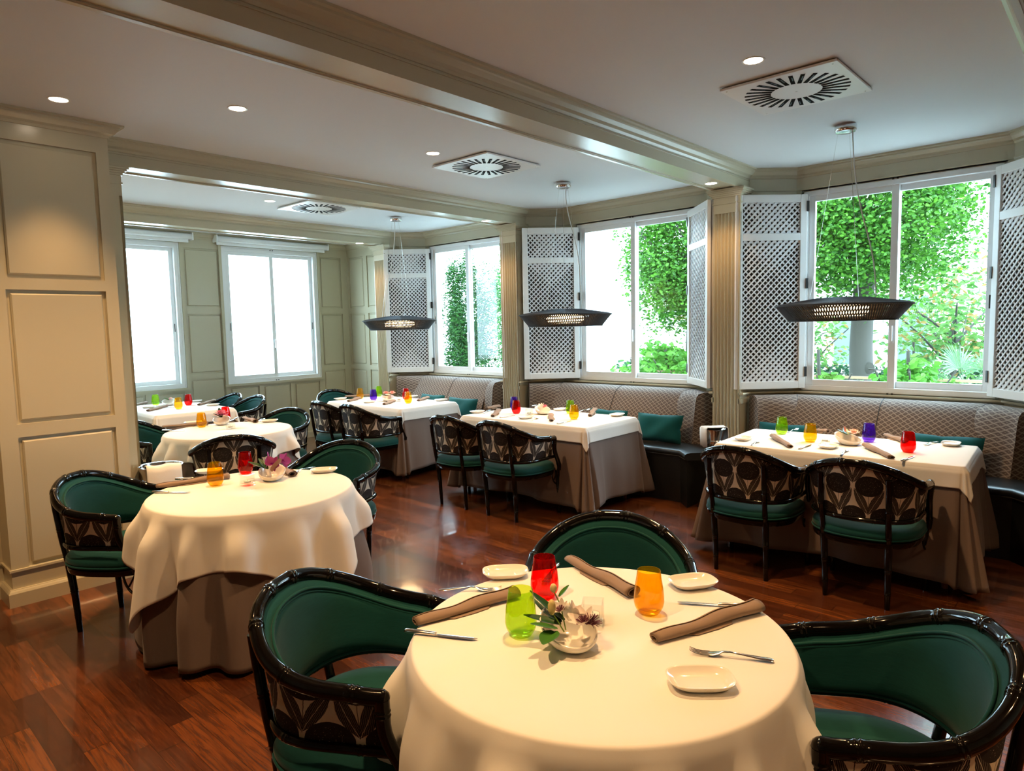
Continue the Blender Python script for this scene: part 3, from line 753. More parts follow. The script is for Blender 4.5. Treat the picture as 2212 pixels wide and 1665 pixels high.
for x, y, rz, l in ((4.08, 1.713, .0, Q_+'at the right window table, left one of the pair'), (4.085, 1.06, .0, Q_+'at the right window table, right one of the pair'),
                (4.05, 4.285, 0, Q_+'at the middle window table, left one of the pair'), (4.045, 3.70, 0, Q_+'at the middle window table, right one of the pair'),
                (4.08, 6.30, 0, Q_+'at the far window table, left one of the pair'), (4.08, 5.75, 0, Q_+'at the far window table, right one of the pair'),
                (4.66, 7.13, -pi/2, P_+'at the far end of the far window table'),
                (3.48, 8.10, pi, P_+'at the farthest left table, the rear one of two'), (3.50, 7.56, pi, P_+'at the farthest left table, the nearer one of two')):
    dup(first, (x, y, 0), rz, l, g4 if x > 4 else 'armchairs at the farthest left table')
# ================================================================= tables and cloths
TZ = .722          # table board top ; cloths add 8 mm
m_legwood = Mat('reddish_wood', (.16, .04, .015), .3, coat=.3)
def circle(r, n=240): return [((r*cos(2*pi*i/n), r*sin(2*pi*i/n)), (cos(2*pi*i/n), sin(2*pi*i/n)), 2*pi*i/n) for i in range(n)]
def rrect(a, b, r=.02, m=16, k=60):
    out = []; s = 0
    for (cx, cy_, a0, L, dx, dy) in ((a/2-r, -b/2+r, -pi/2, b-2*r, 0, 1), (a/2-r, b/2-r, 0, a-2*r, -1, 0), (-a/2+r, b/2-r, pi/2, b-2*r, 0, -1), (-a/2+r, -b/2+r, pi, a-2*r, 1, 0)):
        for i in range(m+1): t = a0+pi/2*i/m; out.append(((cx+r*cos(t), cy_+r*sin(t)), (cos(t), sin(t)), 'c', i/m))
        x, y = cx+r*cos(a0+pi/2), cy_+r*sin(a0+pi/2)
        for i in range(1, k): out.append(((x+dx*L*i/k, y+dy*L*i/k), (cos(a0+pi/2), sin(a0+pi/2)), 's', i/k*L))
    return out
def drape(mb, per, z, drop, disp, steps=22, centre=(0, 0)):
    """per: [(p,n,..)] ; drop(i)->hang length ; disp(i,t)->outward displacement at hang distance t"""
    rows = [[(p[0][0]*f, p[0][1]*f, z) for p in per] for f in (.02, .35, .7, .93)]
    rows.append([(p[0][0]-p[1][0]*.004, p[0][1]-p[1][1]*.004, z) for p in per])
    rb = .010
    for a in (25, 50, 75): rows.append([(p[0][0]-p[1][0]*.004+p[1][0]*rb*sin(radians(a)), p[0][1]-p[1][1]*.004+p[1][1]*rb*sin(radians(a)), z-rb*(1-cos(radians(a)))) for p in per])
    for k in range(1, steps+1):
        r = []
        for i, p in enumerate(per):
            L = drop(i)-rb; t = L*k/steps; o = disp(i, t)+.007; o0 = o
            zz = z-rb-sqrt(max(0, t*t-(min(o0, t*.7))**2)) if t > 0 else z-rb
            r.append((p[0][0]+p[1][0]*o, p[0][1]+p[1][1]*o, zz))
        rows.append(r)
    mb.sheet(rows[::-1], True); mb.add(rows[0], [tuple(range(len(rows[0])))])
    return mb
def table_frame(t, a, b=None, rnd=False):
    if rnd: MB().lathe([(.0001, TZ-.03), (a-.006, TZ-.03), (a, TZ-.024), (a, TZ-.005), (a-.006, TZ), (.0001, TZ)], 64).build('table_top', m_legwood, t, smooth=40)
    else: MB().box((-a/2, -b/2, TZ-.035), (a/2, b/2, TZ)).build('table_top', m_legwood, t, bevel=.004)
    lx, ly = (a*.55, a*.55) if rnd else (a/2-.06, b/2-.07)
    for sx_ in (-1, 1):
        for sy_ in (-1, 1): MB().tube([(sx_*lx, sy_*ly, TZ-.03), (sx_*lx, sy_*ly, .30), (sx_*lx, sy_*ly, 0)], [.026, .024, .016], 14).build('table_leg', m_legwood, t, smooth=50)
def round_table(c, rot, lab, seed, side=1.46, r=.50):
    t = thing('round_table', 'round dining table hidden under its cloths, '+lab, 'table', (*c, 0), 0, 'round dining tables'); table_frame(t, r-.008, rnd=True)
    random.seed(seed); ph = [random.random()*6.28 for _ in range(8)]; per = circle(r, 300)
    nf = 13
    def dsp_u(i, t):
        a = per[i][2]; w = sin(nf*a+ph[0]+.7*sin(2*a+ph[1])+t*.5)*.62+sin((nf+5)*a+ph[2])*.25+sin(7*a+ph[3])*.3
        q = smoothstep(.02, .50, t); w = (1/(1+math.exp(-3.0*w))-.5)*2
        return .003+q*(.032+.052*w)+.02*t
    o = drape(MB(), per, TZ+.003, lambda i: .705+.012*sin(5*per[i][2]+ph[4]), dsp_u, 26).build('long_tablecloth', m_taupe, smooth=180, solid=.0015); o.location = (*c, 0)
    tag(o, 'long taupe undercloth reaching the floor, '+lab, 'tablecloth', 'long taupe tablecloths')
    h = side/2
    def dr(i):
        a = (per[i][2]-rot) % (pi/2); a = min(a, pi/2-a); return (h/cos(a)-r)*1.0
    def dsp(i, t):
        a = per[i][2]; b = ((a-rot) % (pi/2))/(pi/2); cn = 1-abs(b-.5)*2      # 1 at the cloth corners
        w = sin(nf*a+ph[0]+1.1*sin(2*a+ph[1]))*.62+sin(8*a+ph[5])*.42+sin((nf+6)*a+ph[6])*.22; w = (1/(1+math.exp(-3.0*w))-.5)*2
        q = smoothstep(.0, .19, t); return max(.004+q*(.030+.034*w)+t*(.05+.05*cn*cn+.11*w), dsp_u(i, t)+.008*smoothstep(0, .04, t))
    o = drape(MB(), per, TZ+.007, dr, dsp, 26).build('white_tablecloth', m_linen, smooth=180, solid=.0012); o.location = (*c, 0)
    tag(o, 'square white top cloth falling in folds, '+lab, 'tablecloth', 'white top tablecloths')
round_table(TF, radians(38), 'on the nearest round table', 3, 1.62, .492)
round_table(TL, radians(50), 'on the left round table beside the pier', 5, 1.50)
round_table(TM, radians(28), 'on the far round table behind it', 8, 1.36)
def rect_table(c, rz, a, b, lab, seed, hw=.125):
    """a = depth towards the window, b = length along the wall"""
    t = thing('rectangular_table', 'rectangular dining table hidden under its cloths, '+lab, 'table', (*c, 0), rz, 'rectangular dining tables'); table_frame(t, a-.02, b-.02)
    random.seed(seed); ph = [random.random()*6.28 for _ in range(8)]; per = rrect(a, b); n = len(per)
    L = [0]
    for i in range(1, n): L.append(L[-1]+hypot(per[i][0][0]-per[i-1][0][0], per[i][0][1]-per[i-1][0][1]))
    def cn(i):      # 0 on the sides, 1 at the middle of a corner ; with a soft shoulder along the sides
        p = per[i]
        if p[2] == 'c': return 1.
        x, y = p[0]; d = min(hypot(abs(x)-a/2, abs(y)-b/2), 9); return 0. if d > .16 else (1-d/.16)
    def ang(i): p = per[i]; f = p[3] if p[2] == 'c' else 0; return f*pi/2
    def dr(hh):
        def g(i):
            if per[i][2] != 'c': return hh
            q = ang(i); q = min(q, pi/2-q); return hh*(1/cos(q)+.22*sin(2*q)**2)
        return g
    def dsp_w(i, t):
        p = per[i]; q = smoothstep(0, .25, t)
        w = sin(L[i]*9+ph[0])*.5+sin(L[i]*17+ph[1])*.3
        if p[2] == 'c':
            f = p[3]; m = sin(pi*f); return max(.006+t*(.22*m*m+.05)-.35*t*max(0, sin(pi*f*2))*.35, dsp_u(i, t)+.010*smoothstep(0, .04, t))
        return max(.006+q*.012*w+.10*t*cn(i)**2+.03*t, dsp_u(i, t)+.010*smoothstep(0, .04, t))
    def dsp_u(i, t):
        p = per[i]; c_ = cn(i); t = max(t, 0); w = sin(L[i]*13+ph[2]+.8*sin(L[i]*3+ph[3]))*.6+sin(L[i]*24+ph[4])*.3; w = (1/(1+math.exp(-2.6*w))-.5)*2
        q = smoothstep(0, .6, t)
        if p[2] == 'c':
            f = p[3]; return .004+t*(.12+.16*sin(pi*f)**2-.10*sin(pi*f*3)**2)
        return .004+q*(.030+.030*w)+t*(.12*c_*c_+.03)
    o = drape(MB(), per, TZ+.003, lambda i: .64+.03*(cn(i) if per[i][2] == 'c' else 0)+.012*sin(L[i]*6), dsp_u, 22).build('long_tablecloth', m_taupe, smooth=180, solid=.0015); o.location = (*c, 0); o.rotation_euler.z = rz
    tag(o, 'long taupe undercloth with soft folds, '+lab, 'tablecloth', 'long taupe tablecloths')
    o = drape(MB(), per, TZ+.007, dr(hw), dsp_w, 16).build('white_tablecloth', m_linen, smooth=180, solid=.0012); o.location = (*c, 0); o.rotation_euler.z = rz
    tag(o, 'white top cloth with pointed hanging corners, '+lab, 'tablecloth', 'white top tablecloths')
rect_table((4.705, 1.38), radians(3.4), .76, 1.42, 'on the right window table', 11)
rect_table((4.70, 3.915), radians(.8), .78, 1.42, 'on the middle window table', 12)
rect_table((4.67, 6.20), radians(0), .78, 1.36, 'on the far window table', 13)
rect_table((2.945, 7.86), radians(-2), .80, 1.24, 'on the farthest left table', 14)
# ================================================================= wine coolers
def cooler(x, y, z, r, h, cloth_dir, label, both):
    t = thing('wine_cooler', label, 'wine cooler', (x, y, 0), 0, 'chrome wine coolers on stands')
    MB().lathe([(r*.72, z-h), (r*.80, z-h+.01), (r*.98, z-.012), (r*1.04, z-.006), (r*1.04, z), (r*.97, z), (r*.93, z-.015), (r*.76, z-h+.015), (.0001, z-h+.012), (.0001, z-h)], 40).build('bucket', m_chrome, t, smooth=50)
    MB().lathe([(.0001, z-h-.02), (r*.8, z-h-.02), (r*.86, z-h+.0), (r*.74, z-h+.003), (.0001, z-h)], 40).build('stand_ring', m_chrome, t, smooth=50)
    MB().tube([(0, 0, z-h-.015), (0, 0, .03)], .014, 14).build('stand_pole', m_chrome, t, smooth=60)
    MB().lathe([(.0001, 0), (.13, 0), (.13, .008), (.03, .03), (.0001, .03)], 36).build('stand_base', m_chrome, t, smooth=40)
    # towel draped over the rim
    tw = MB(); rows = []
    for k in range(17):
        u = (k/16*2-1); row = []
        prof = [(-r*1.0, -.15), (-r*1.07, -.05), (-r*1.06, .0), (-r*.95, .012), (0, .010), (r*.95, .012), (r*1.07, .0), (r*1.10, -.06), (r*1.12, -.17)] if both else [(-r*.2, -.05), (r*.2, -.01), (r*.6, .010), (r*.95, .012), (r*1.07, .002), (r*1.10, -.03), (r*1.12, -.08), (r*1.13, -.15), (r*1.14, -.20)]
        for p, zz in prof: row.append((p*(1-.10*u*u), u*r*.78, z+zz+.004*sin(u*5)))
        rows.append(row)
    tw.sheet(rows); o = tw.build('white_towel', m_towel, smooth=180, solid=.005); o.location = (x, y, .004); o.rotation_euler.z = cloth_dir
    tag(o, 'white cloth hung over the '+label, 'towel', 'white cloths on the wine coolers')
cooler(1.70, 4.86, .66, .135, .20, radians(-100), 'chrome wine cooler beside the left pier, behind the left table', False)
cooler(5.19, 2.52, .675, .095, .10, radians(-43), 'small chrome wine cooler in front of the near fluted pilaster', True)
# ================================================================= tableware
TT = TZ+.0085
def tumbler(x, y, col, where):
    t = globals().get('_tum_'+col); lab = '%s glass tumbler %s' % (col, where)
    if t: return dup(t, (x, y, TT), random.random()*6, lab, 'coloured glass tumblers')
    t = thing('glass_tumbler', lab, 'glass', (x, y, TT), 0, 'coloured glass tumblers')
    p = [(.0001, 0), (.0235, 0), (.0255, .002), (.030, .010), (.0355, .022), (.0378, .036), (.0372, .052), (.0345, .080), (.0305, .108), (.0288, .124), (.0284, .1252), (.0280, .124), (.0297, .108), (.0337, .080), (.0364, .052), (.0370, .036), (.0346, .024), (.028, .015), (.018, .012), (.0001, .0115)]
    MB().lathe([(r_*1.14, z_) for r_, z_ in p], 48).build('tumbler_body', G_[col], t, smooth=180); globals()['_tum_'+col] = t; return t
def squircle(a, b, n=40, e=.5): 
    return [(a*abs(cos(2*pi*i/n))**e*(1 if cos(2*pi*i/n) > 0 else -1), b*abs(sin(2*pi*i/n))**e*(1 if sin(2*pi*i/n) > 0 else -1)) for i in range(n)]
_pl = None
def plate(x, y, rz, where):
    global _pl
    lab = 'white rounded rectangular side plate '+where
    if _pl:
        o = _pl.copy(); COL.objects.link(o)
    else:
        rows = []
        for f, z in ((.02, .002), (.60, .002), (.66, .0), (.70, .001), (.88, .009), (.985, .0175), (1, .019), (.99, .0195), (.93, .0165), (.80, .0085), (.66, .0048), (.3, .0045), (.02, .0045)): rows.append([(px*f, py*f, z) for px, py in squircle(.076, .054, 48, .62)])
        mb = MB().sheet(rows, True); mb.add(rows[-1], [tuple(range(48))]); mb.add(rows[0], [tuple(range(47, -1, -1))]); o = mb.build('side_plate', m_white_cer, smooth=180); _pl = o
    o.location = (x, y, TT); o.rotation_euler = (0, 0, rz); return tag(o, lab, 'plate', 'white side plates')
_nk = None
def napkin(x0, y0, x1, y1, where, tone=None):
    global _nk
    x, y = (x0+x1)/2, (y0+y1)/2; L = hypot(x1-x0, y1-y0); lab = 'rolled brown napkin '+where
    if _nk: o = _nk.copy(); COL.objects.link(o); kids = [(c.copy()) for c in _nk.children]
    else:
        N = 44; rows = []; h = .5
        for i in range(21):
            s = i/20*2-1; row = []; w = 1+.20*s+.04*sin(6*s)
            for k in range(N+1):
                th = k/N*2*pi*2.35; r = (.0195-.0098*k/N)*w; shift = .012*(k/N-.5)*(1 if s > 0 else -1)*abs(s)**3
                row.append((s*h+shift*(1 if abs(s) > .8 else 0), r*1.22*cos(-th+1.15)+.003*sin(5*s), max(.0006, .0145*w+r*.74*sin(-th+1.15))+.0010*sin(7*s+th)))
            rows.append(row)
        mb = MB().sheet(rows); 
        o = mb.build('rolled_napkin', m_napkin, smooth=180, solid=.0016); kids = []
        fl = MB(); fl.sheet([[(-.18, -.028, .0015), (.02, -.030, .0015), (.16, -.026, .0015)], [(-.30, .0, .009), (.0, .0, .009), (.24, .0, .009)]]); f = fl.build('napkin_corner', m_napkin, o, solid=.0016); f['label'] = 'loose folded corner'; _nk = o
    o.location = (x, y, TT); o.rotation_euler = (0, 0, atan2(y1-y0, x1-x0)); o.scale = (L, 1, 1)
    for c in kids: COL.objects.link(c); c.parent = o
    return tag(o, lab, 'napkin', 'rolled napkins')
_kn = None
def knife(x0, y0, x1, y1, where):      # from handle end to tip
    global _kn; lab = 'silver knife '+where; rz = atan2(y1-y0, x1-x0)
    if _kn: return dup(_kn, (x0, y0, TT), rz, lab, 'table knives')
    t = thing('table_knife', lab, 'knife', (x0, y0, TT), rz, 'table knives')
    P = [(.0, 0, .0062), (.006, 0, .0066), (.05, 0, .0066), (.088, 0, .006), (.094, 0, .006)]; MB().tube(P, [.003, .0066, .0058, .0052, .0038], 12, flat=1.25).build('knife_handle', m_steel, t, smooth=70)
    b = MB(); pr = [(.092, -.005, .004), (.11, -.0075, .006), (.17, -.0085, .007), (.195, -.006, .0065), (.207, 0, .004)]
    rows = [[(x, lo, .004) for x, lo, hi in pr], [(x, (lo+hi)/2, .0062) for x, lo, hi in pr], [(x, hi, .0045) for x, lo, hi in pr], [(x, (lo+hi)/2, .0035) for x, lo, hi in pr], [(x, lo, .004) for x, lo, hi in pr]]
    b.sheet(rows).build('knife_blade', m_steel, t, smooth=40); _kn = t; return t
_fk = None
def fork(x0, y0, x1, y1, where):
    global _fk; lab = 'silver table fork '+where; rz = atan2(y1-y0, x1-x0)
    if _fk: return dup(_fk, (x0, y0, TT), rz, lab, 'table forks')
    t = thing('table_fork', lab, 'fork', (x0, y0, TT), rz, 'table forks')
    hs = [(0, .004, .004), (.006, .0085, .005), (.03, .0075, .006), (.065, .004, .009), (.10, .003, .0125), (.118, .004, .011), (.126, .009, .007), (.14, .0118, .004), (.152, .0118, .0035)]
    rows = [[(x, s_*w, z+.0) for x, w, z in hs] for s_ in (-1, -.5, .5, 1)]; up = [[(x, s_*w*.7, z+.0022) for x, w, z in hs] for s_ in (1, -1)]
    MB().sheet(rows+up+[rows[0]]).build('fork_handle', m_steel, t, smooth=60)
    for k in range(4):
        yk = -.0100+k*.00667; MB().tube([(.148, yk, .0042), (.165, yk*1.02, .0032), (.182, yk*.98, .0055), (.197, yk*.92, .0115)], [.0020, .0017, .0014, .0006], 6, flat=1.1).build('fork_tine', m_steel, t, smooth=60)
    _fk = t; return t
_cd = None
def candle(x, y, rz, where):
    global _cd; lab = 'clear glass cube tealight holder '+where
    if _cd: return dup(_cd, (x, y, TT), rz, lab, 'glass cube tealight holders')
    t = thing('tealight_holder', lab, 'candle holder', (x, y, TT), rz, 'glass cube tealight holders')
    a, b, H = .029, .0255, .060; o_ = [(-a, -a), (a, -a), (a, a), (-a, a)]; i_ = [(-b, -b), (b, -b), (b, b), (-b, b)]
    rows = [[(x, y, z) for x, y in r] for r, z in ((o_, 0), (o_, H), (i_, H), (i_, .012))]
    mb = MB().sheet(rows, True); mb.add([(x, y, 0) for x, y in o_], [(3, 2, 1, 0)]); mb.add([(x, y, .012) for x, y in i_], [(0, 1, 2, 3)]); mb.build('glass_cube', m_clear, t)
    MB().lathe([(.0001, .0125), (.0185, .0125), (.019, .027), (.0183, .027), (.0178, .016), (.0001, .016)], 28).build('tealight_cup', m_clear, t, smooth=50)
    c = MB().lathe([(.0001, .0165), (.0176, .0165), (.0176, .0245), (.0001, .0240)], 28).build('tealight_wax', m_wax, t, smooth=50)
    MB().tube([(0, 0, .024), (.001, 0, .031)], .0007, 5).build('wick', m_dark, c); _cd = t; return t
_bw = None
def bowl(x, y, rz, where):
    global _bw; lab = 'small white oval flower bowl '+where
    if _bw: o = _bw.copy(); COL.objects.link(o)
    else:
        rows = []; n = 48
        for side in (0, 1):
            ks = range(13) if side == 0 else range(12, -1, -1)
            for k in ks:
                f = k/12; f2 = .40+.60*sin(f*pi/2)**.9 if k else .38; row = []
                for i in range(n):
                    a = 2*pi*i/n; tilt = .014*cos(a)*f*f; h = .050*(1-cos(f*pi/2))**.85
                    q = f2-(.045 if side else 0); row.append((q*.090*cos(a)+.012*f*f, q*.072*sin(a), h+tilt*1.6+(.004 if side else 0)*(1-f)+.0))
                rows.append(row)
        mb = MB().sheet(rows, True); mb.add(rows[0], [tuple(range(n-1, -1, -1))]); mb.add(rows[-1], [tuple(range(n))]); o = mb.build('flower_bowl', m_white_cer, smooth=180); _bw = o
        zmin = min(v.co.z for v in o.data.vertices)
        for v in o.data.vertices: v.co.z -= zmin
    o.location = (x, y, TT); o.rotation_euler = (0, 0, rz); return tag(o, lab, 'bowl', 'white flower bowls')
def fmat(n, c, tr=.25, rough=.5):
    M = Mat(n, c, rough, spec=.3); M.set('Subsurface Weight', tr); M.set('Subsurface Radius', (.01, .01, .01)); return M
m_leaf = fmat('green_leaf', (.045, .16, .02), 0, .3); m_leafd = fmat('dark_green_leaf', (.018, .065, .016), 0, .3); m_stem = fmat('pale_green_stem', (.20, .33, .06), 0)
m_petw = fmat('white_petal', (.80, .72, .66)); m_petm = fmat('magenta_petal', (.50, .07, .30)); m_petp = fmat('pink_petal', (.72, .22, .34)); m_petc = fmat('coral_pink_petal', (.85, .36, .32)); m_petpale = fmat('pale_pink_petal', (.88, .58, .47))
m_fil = fmat('plum_filament', (.16, .05, .08), 0); m_bud = fmat('cream_bud', (.62, .50, .22)); m_lip = fmat('purple_lip', (.28, .01, .20), 0)
def petal(mb, M, L, Wd, cup=.3, tip=.5, n=6, mi=0):
    rows = []
    for i in range(n+1):
        s = i/n; w = Wd*sin(pi*min(.97, s*.92+.06))**.7*(1-(1-tip)*s*.35)/2; z = cup*L*s*s
        rows.append([M @ Vector((s*L, k*w, z+abs(k)*w*.35)) for k in (-1, -.5, 0, .5, 1)])
    return mb.sheet(rows, mi=mi)
def TR(x, y, z, rz=0, ry=0, rx=0): return Matrix.Translation((x, y, z)) @ Matrix.Rotation(rz, 4, 'Z') @ Matrix.Rotation(-ry, 4, 'Y') @ Matrix.Rotation(rx, 4, 'X')
def blossom(kind, M, mat, R, root):
    mb = MB()
    if kind == 'star':
        for k in range(6): petal(mb, M @ TR(0, 0, 0, k*pi/3, radians(25)), R, R*.62, .25)
    elif kind == 'puff':
        for ring, (nn, el, q) in enumerate(((11, 12, 1), (10, 32, .9), (8, 52, .75), (6, 72, .55))):
            for k in range(nn): petal(mb, M @ TR(0, 0, .002*ring, 2*pi*k/nn+ring*.4, radians(el)), R*q, R*.48*q, .15, .9, 4)
    elif kind == 'mum':
        for ring, (nn, el, q) in enumerate(((20, 2, 1), (20, 18, .97), (18, 36, .85), (14, 56, .65), (9, 76, .45))):
            for k in range(nn): petal(mb, M @ TR(0, 0, .003*ring, 2*pi*k/nn+ring*.4, radians(el)), R*q, R*.17, .12, .9, 4)
    elif kind == 'orchid':
        for a in (90, 215, 325): petal(mb, M @ TR(0, 0, 0, radians(a), radians(12)), R, R*.60, .1)
        for a in (20, 160): petal(mb, M @ TR(0, 0, .002, radians(a), radians(16)), R, R*1.05, .1)
    o = mb.build('blossom', mat, root, smooth=180)
    if kind == 'orchid':
        l = MB(); petal(l, M @ TR(0, 0, .003, radians(-90), radians(45)), R*.5, R*.4, .5); l.sphere(M @ Vector((0, 0, .006)), R*.10, 8, 6); l.build('lip', m_lip, o, smooth=180)
    if kind == 'star':
        l = MB()
        for k in range(26):
            a = k*2.4; e = radians(30+random.random()*55); d = M @ Vector((cos(a)*cos(e)*R*.5, sin(a)*cos(e)*R*.5, sin(e)*R*.5)); l.tube([M @ Vector((0, 0, .001)), d], [.0007, .0010], 4)
        l.build('stamens', m_fil, o)
    return o
def leafp(root, x, y, z, rz, ry, L, Wd, mat=None, cup=.1):
    return petal(MB(), TR(x, y, z, rz, ry), L, Wd, cup, .3, 8).build('leaf', mat or m_leafd, root, smooth=180)
def arrangement(x, y, rz, kind, label):
    t = thing('flower_arrangement', label, 'flowers', (x, y, TT+.020), rz, 'small flower arrangements'); random.seed(int(x*1000))
    D = radians; k_ = 1.35 if kind in ('orchid', 'mum', 'roses') else 1.18; t.scale = (k_, k_, k_)
    if kind == 'anemone':
        for i, (px, py, r_, e_, L, w) in enumerate(((-.01, .02, 125, 12, .10, .034), (0, .03, 150, 28, .10, .03), (-.01, .01, 170, 8, .085, .036), (-.02, -.01, 200, 15, .07, .034), (-.03, -.02, 245, -2, .075, .046))): leafp(t, px, py, .022, D(r_), D(e_), L, w, m_leaf if i > 2 else m_leafd)
        blossom('star', TR(.035, -.022, .035, .4, D(20), 0), m_petw, .040, t); blossom('star', TR(.02, .012, .040, 1.2, D(-15), .5), m_petw, .034, t); blossom('star', TR(-.005, .035, .042, 2, 0, -.5), m_petw, .028, t)
        b = MB(); b.sphere(Vector((-.030, .012, .062)), .009, 10, 8, scale=(1, 1, 2.0)); b2 = MB(); b2.sphere(Vector((-.02, .055, .088)), .008, 10, 8, scale=(1, 1, 1.3)); b.build('bud', m_bud, t, smooth=180); b2.build('bud', m_bud, t, smooth=180)
        s = MB(); s.tube([(-.005, 0, .01), (-.02, .01, .035), (-.030, .012, .05)], .0016, 6); s.tube([(0, .01, .01), (-.005, .05, .05), (-.02, .055, .082)], .0015, 6); s.build('stem', m_stem, t, smooth=80)
        leafp(t, -.008, .052, .068, D(20), D(35), .035, .018, m_leaf)
        f = MB()
        for k in range(90):
            a = random.random()*6.28; e = random.random()*1.4; rr = .020+.006*random.random(); c = Vector((.048, -.030, .038)); d = Vector((cos(a)*cos(e), sin(a)*cos(e), sin(e))); f.tube([c, c+d*rr*.6+Vector((0, 0, .002)), c+d*rr], .0008, 4)
        f.build('fringed_centre', m_fil, t)
    elif kind == 'orchid':
        for r_, e_, L, w in ((170, 12, .095, .040), (200, 20, .08, .034), (150, 30, .07, .03)): leafp(t, -.01, 0, .025, D(r_), D(e_), L, w)
        for a, b, c, q in ((-.005, .02, .062, 0), (.022, -.008, .052, 1.2), (.045, .02, .058, 2.4)): blossom('orchid', TR(a, b, c, q-1.4, D(-35), .4) @ Matrix.Rotation(D(55), 4, 'X'), m_petm, .036, t)
        petal(MB(), TR(.02, -.02, .020, -.3, D(35)), .07, .055, .3).build('bract', Mat('brown_bract', (.22, .10, .06), .5), t, smooth=180)
    elif kind == 'mum':
        blossom('mum', TR(0, 0, .045, .3), m_petp, .048, t)
        for r_, e_, L, w in ((60, 50, .075, .035), (170, 25, .07, .03), (150, 5, .06, .03)): leafp(t, .0, .0, .03, D(r_), D(e_), L, w)
    elif kind == 'roses':
        blossom('puff', TR(-.02, .012, .042), m_petc, .032, t); blossom('puff', TR(.034, -.006, .040, 1), m_petc, .034, t)
        for r_, e_, L, w in ((160, 8, .085, .035), (190, 15, .07, .03), (230, 5, .06, .03)): leafp(t, -.01, 0, .025, D(r_), D(e_), L, w)
    elif kind == 'carnation':
        blossom('puff', TR(-.005, -.022, .040, .4), m_petpale, .036, t)
        for r_, e_, L, w in ((80, 22, .06, .035), (20, 25, .065, .036), (120, 18, .055, .032), (-15, 20, .05, .03)): leafp(t, .01, .008, .03, D(r_), D(e_), L, w)
        petal(MB(), TR(.03, .02, .045, .8, D(60)), .03, .02, .3).build('small_petal', m_petc, t, smooth=180)
    elif kind == 'mixed':
        blossom('star', TR(-.015, .01, .040), m_petw, .032, t); blossom('star', TR(.018, .012, .042, 1), m_petw, .030, t); blossom('puff', TR(0, -.022, .036), m_petp, .022, t); blossom('puff', TR(-.03, -.014, .034), m_petc, .016, t)
        leafp(t, .05, .0, .03, D(60), D(50), .03, .02, m_leaf)
    elif kind == 'sprig':
        for r_, e_, L, w in ((160, 18, .06, .03), (120, 25, .05, .025), (210, 20, .05, .025)): leafp(t, -.005, 0, .03, D(r_), D(e_), L, w, m_leaf)
        blossom('puff', TR(.018, 0, .036), m_petpale, .024, t); blossom('puff', TR(-.004, -.012, .034), m_petp, .012, t)
    return t
# ================================================================= laid tables (positions in metres)
tumbler(1.5168, 1.282, 'red', 'nearest of all the red ones, on the nearest round table')
tumbler(1.2814, 1.1679, 'green', 'on the nearest round table, left of its flower bowl')
tumbler(1.6173, 0.9796, 'amber', 'on the nearest round table')
plate(1.5662, 1.4926, -0.75, 'on the nearest round table, at its far left edge')
plate(1.8793, 0.9814, -0.6, 'on the nearest round table, at its far right edge')
plate(1.3577, 0.6889, -0.85, 'on the nearest round table, at its near right edge')
napkin(1.1301, 1.4267, 1.4609, 1.3493, 'on the nearest round table, running behind the green glass')
napkin(1.8036, 1.4179, 1.6831, 1.0704, 'on the nearest round table, between the red and the amber glass')
napkin(1.4677, 0.8728, 1.8278, 0.7515, 'on the nearest round table, at its right edge')
knife(1.0859, 1.4178, 1.1943, 1.2055, 'on the nearest round table, at its left edge')
knife(1.8292, 0.7697, 1.71, 0.9792, 'on the nearest round table, pointing from its right edge to the amber glass')
fork(1.3358, 1.5628, 1.4662, 1.4167, 'on the nearest round table, beside its left napkin')
fork(1.5638, 0.603, 1.4741, 0.7883, 'on the nearest round table, above the near right plate')
fork(1.7626, 1.4244, 1.5682, 1.3344, 'on the nearest round table, partly behind the red glass')
candle(1.4662, 1.0662, 0.55, 'on the nearest round table')
bowl(1.3199, 1.0325, 1.05, 'on the nearest round table')
arrangement(1.3178, 1.0429, -0.75, 'anemone', 'white and plum flowers with green leaves and bud in the nearest table bowl')
tumbler(1.5364, 3.6145, 'amber', 'on the left round table')
tumbler(1.7856, 3.781, 'red', 'on the left round table')
candle(1.6461, 3.4718, 0.3, 'on the left round table')
bowl(1.7971, 3.4909, 1.05, 'on the left round table')
arrangement(1.8023, 3.5218, -0.9, 'orchid', 'magenta orchids with dark leaves in the left table bowl')
plate(2.0919, 3.4379, -0.6, 'on the left round table, at its right edge')
plate(1.6556, 3.9735, -0.6, 'on the left round table, behind the amber glass')
napkin(1.3011, 3.8002, 1.6613, 3.7259, 'on the left round table, running behind the amber glass')
napkin(1.9562, 3.6596, 1.9086, 3.4588, 'on the left round table, behind its flower bowl')
knife(1.2458, 3.7082, 1.3844, 3.5294, 'on the left round table, at its left edge')
knife(1.446, 3.932, 1.5529, 3.8682, 'on the left round table, behind its long napkin')
fork(2.1229, 3.5898, 1.9871, 3.5558, 'on the left round table, beside its right plate')
tumbler(2.458, 5.9951, 'amber', 'on the far round table')
tumbler(2.799, 6.2737, 'red', 'on the far round table, behind the pink flower')
candle(2.5603, 5.6593, 0.3, 'on the far round table')
bowl(2.6315, 5.9882, 1.05, 'on the far round table')
arrangement(2.6452, 6.0188, 0.4, 'mum', 'shaggy pink chrysanthemum with leaves in the far round table bowl')
plate(2.9811, 5.7855, -0.6, 'on the far round table, at its right edge')
plate(2.4995, 6.2838, -0.6, 'on the far round table, behind its long napkin')
napkin(2.2069, 6.2163, 2.5446, 6.065, 'on the far round table, running behind the amber glass')
napkin(2.947, 6.2245, 2.8766, 5.834, 'on the far round table, right of its flowers')
knife(2.1417, 6.0368, 2.2682, 5.8553, 'on the far round table, at its left edge')
fork(3.0521, 6.0104, 2.8943, 5.8605, 'on the far round table, beside its right plate')
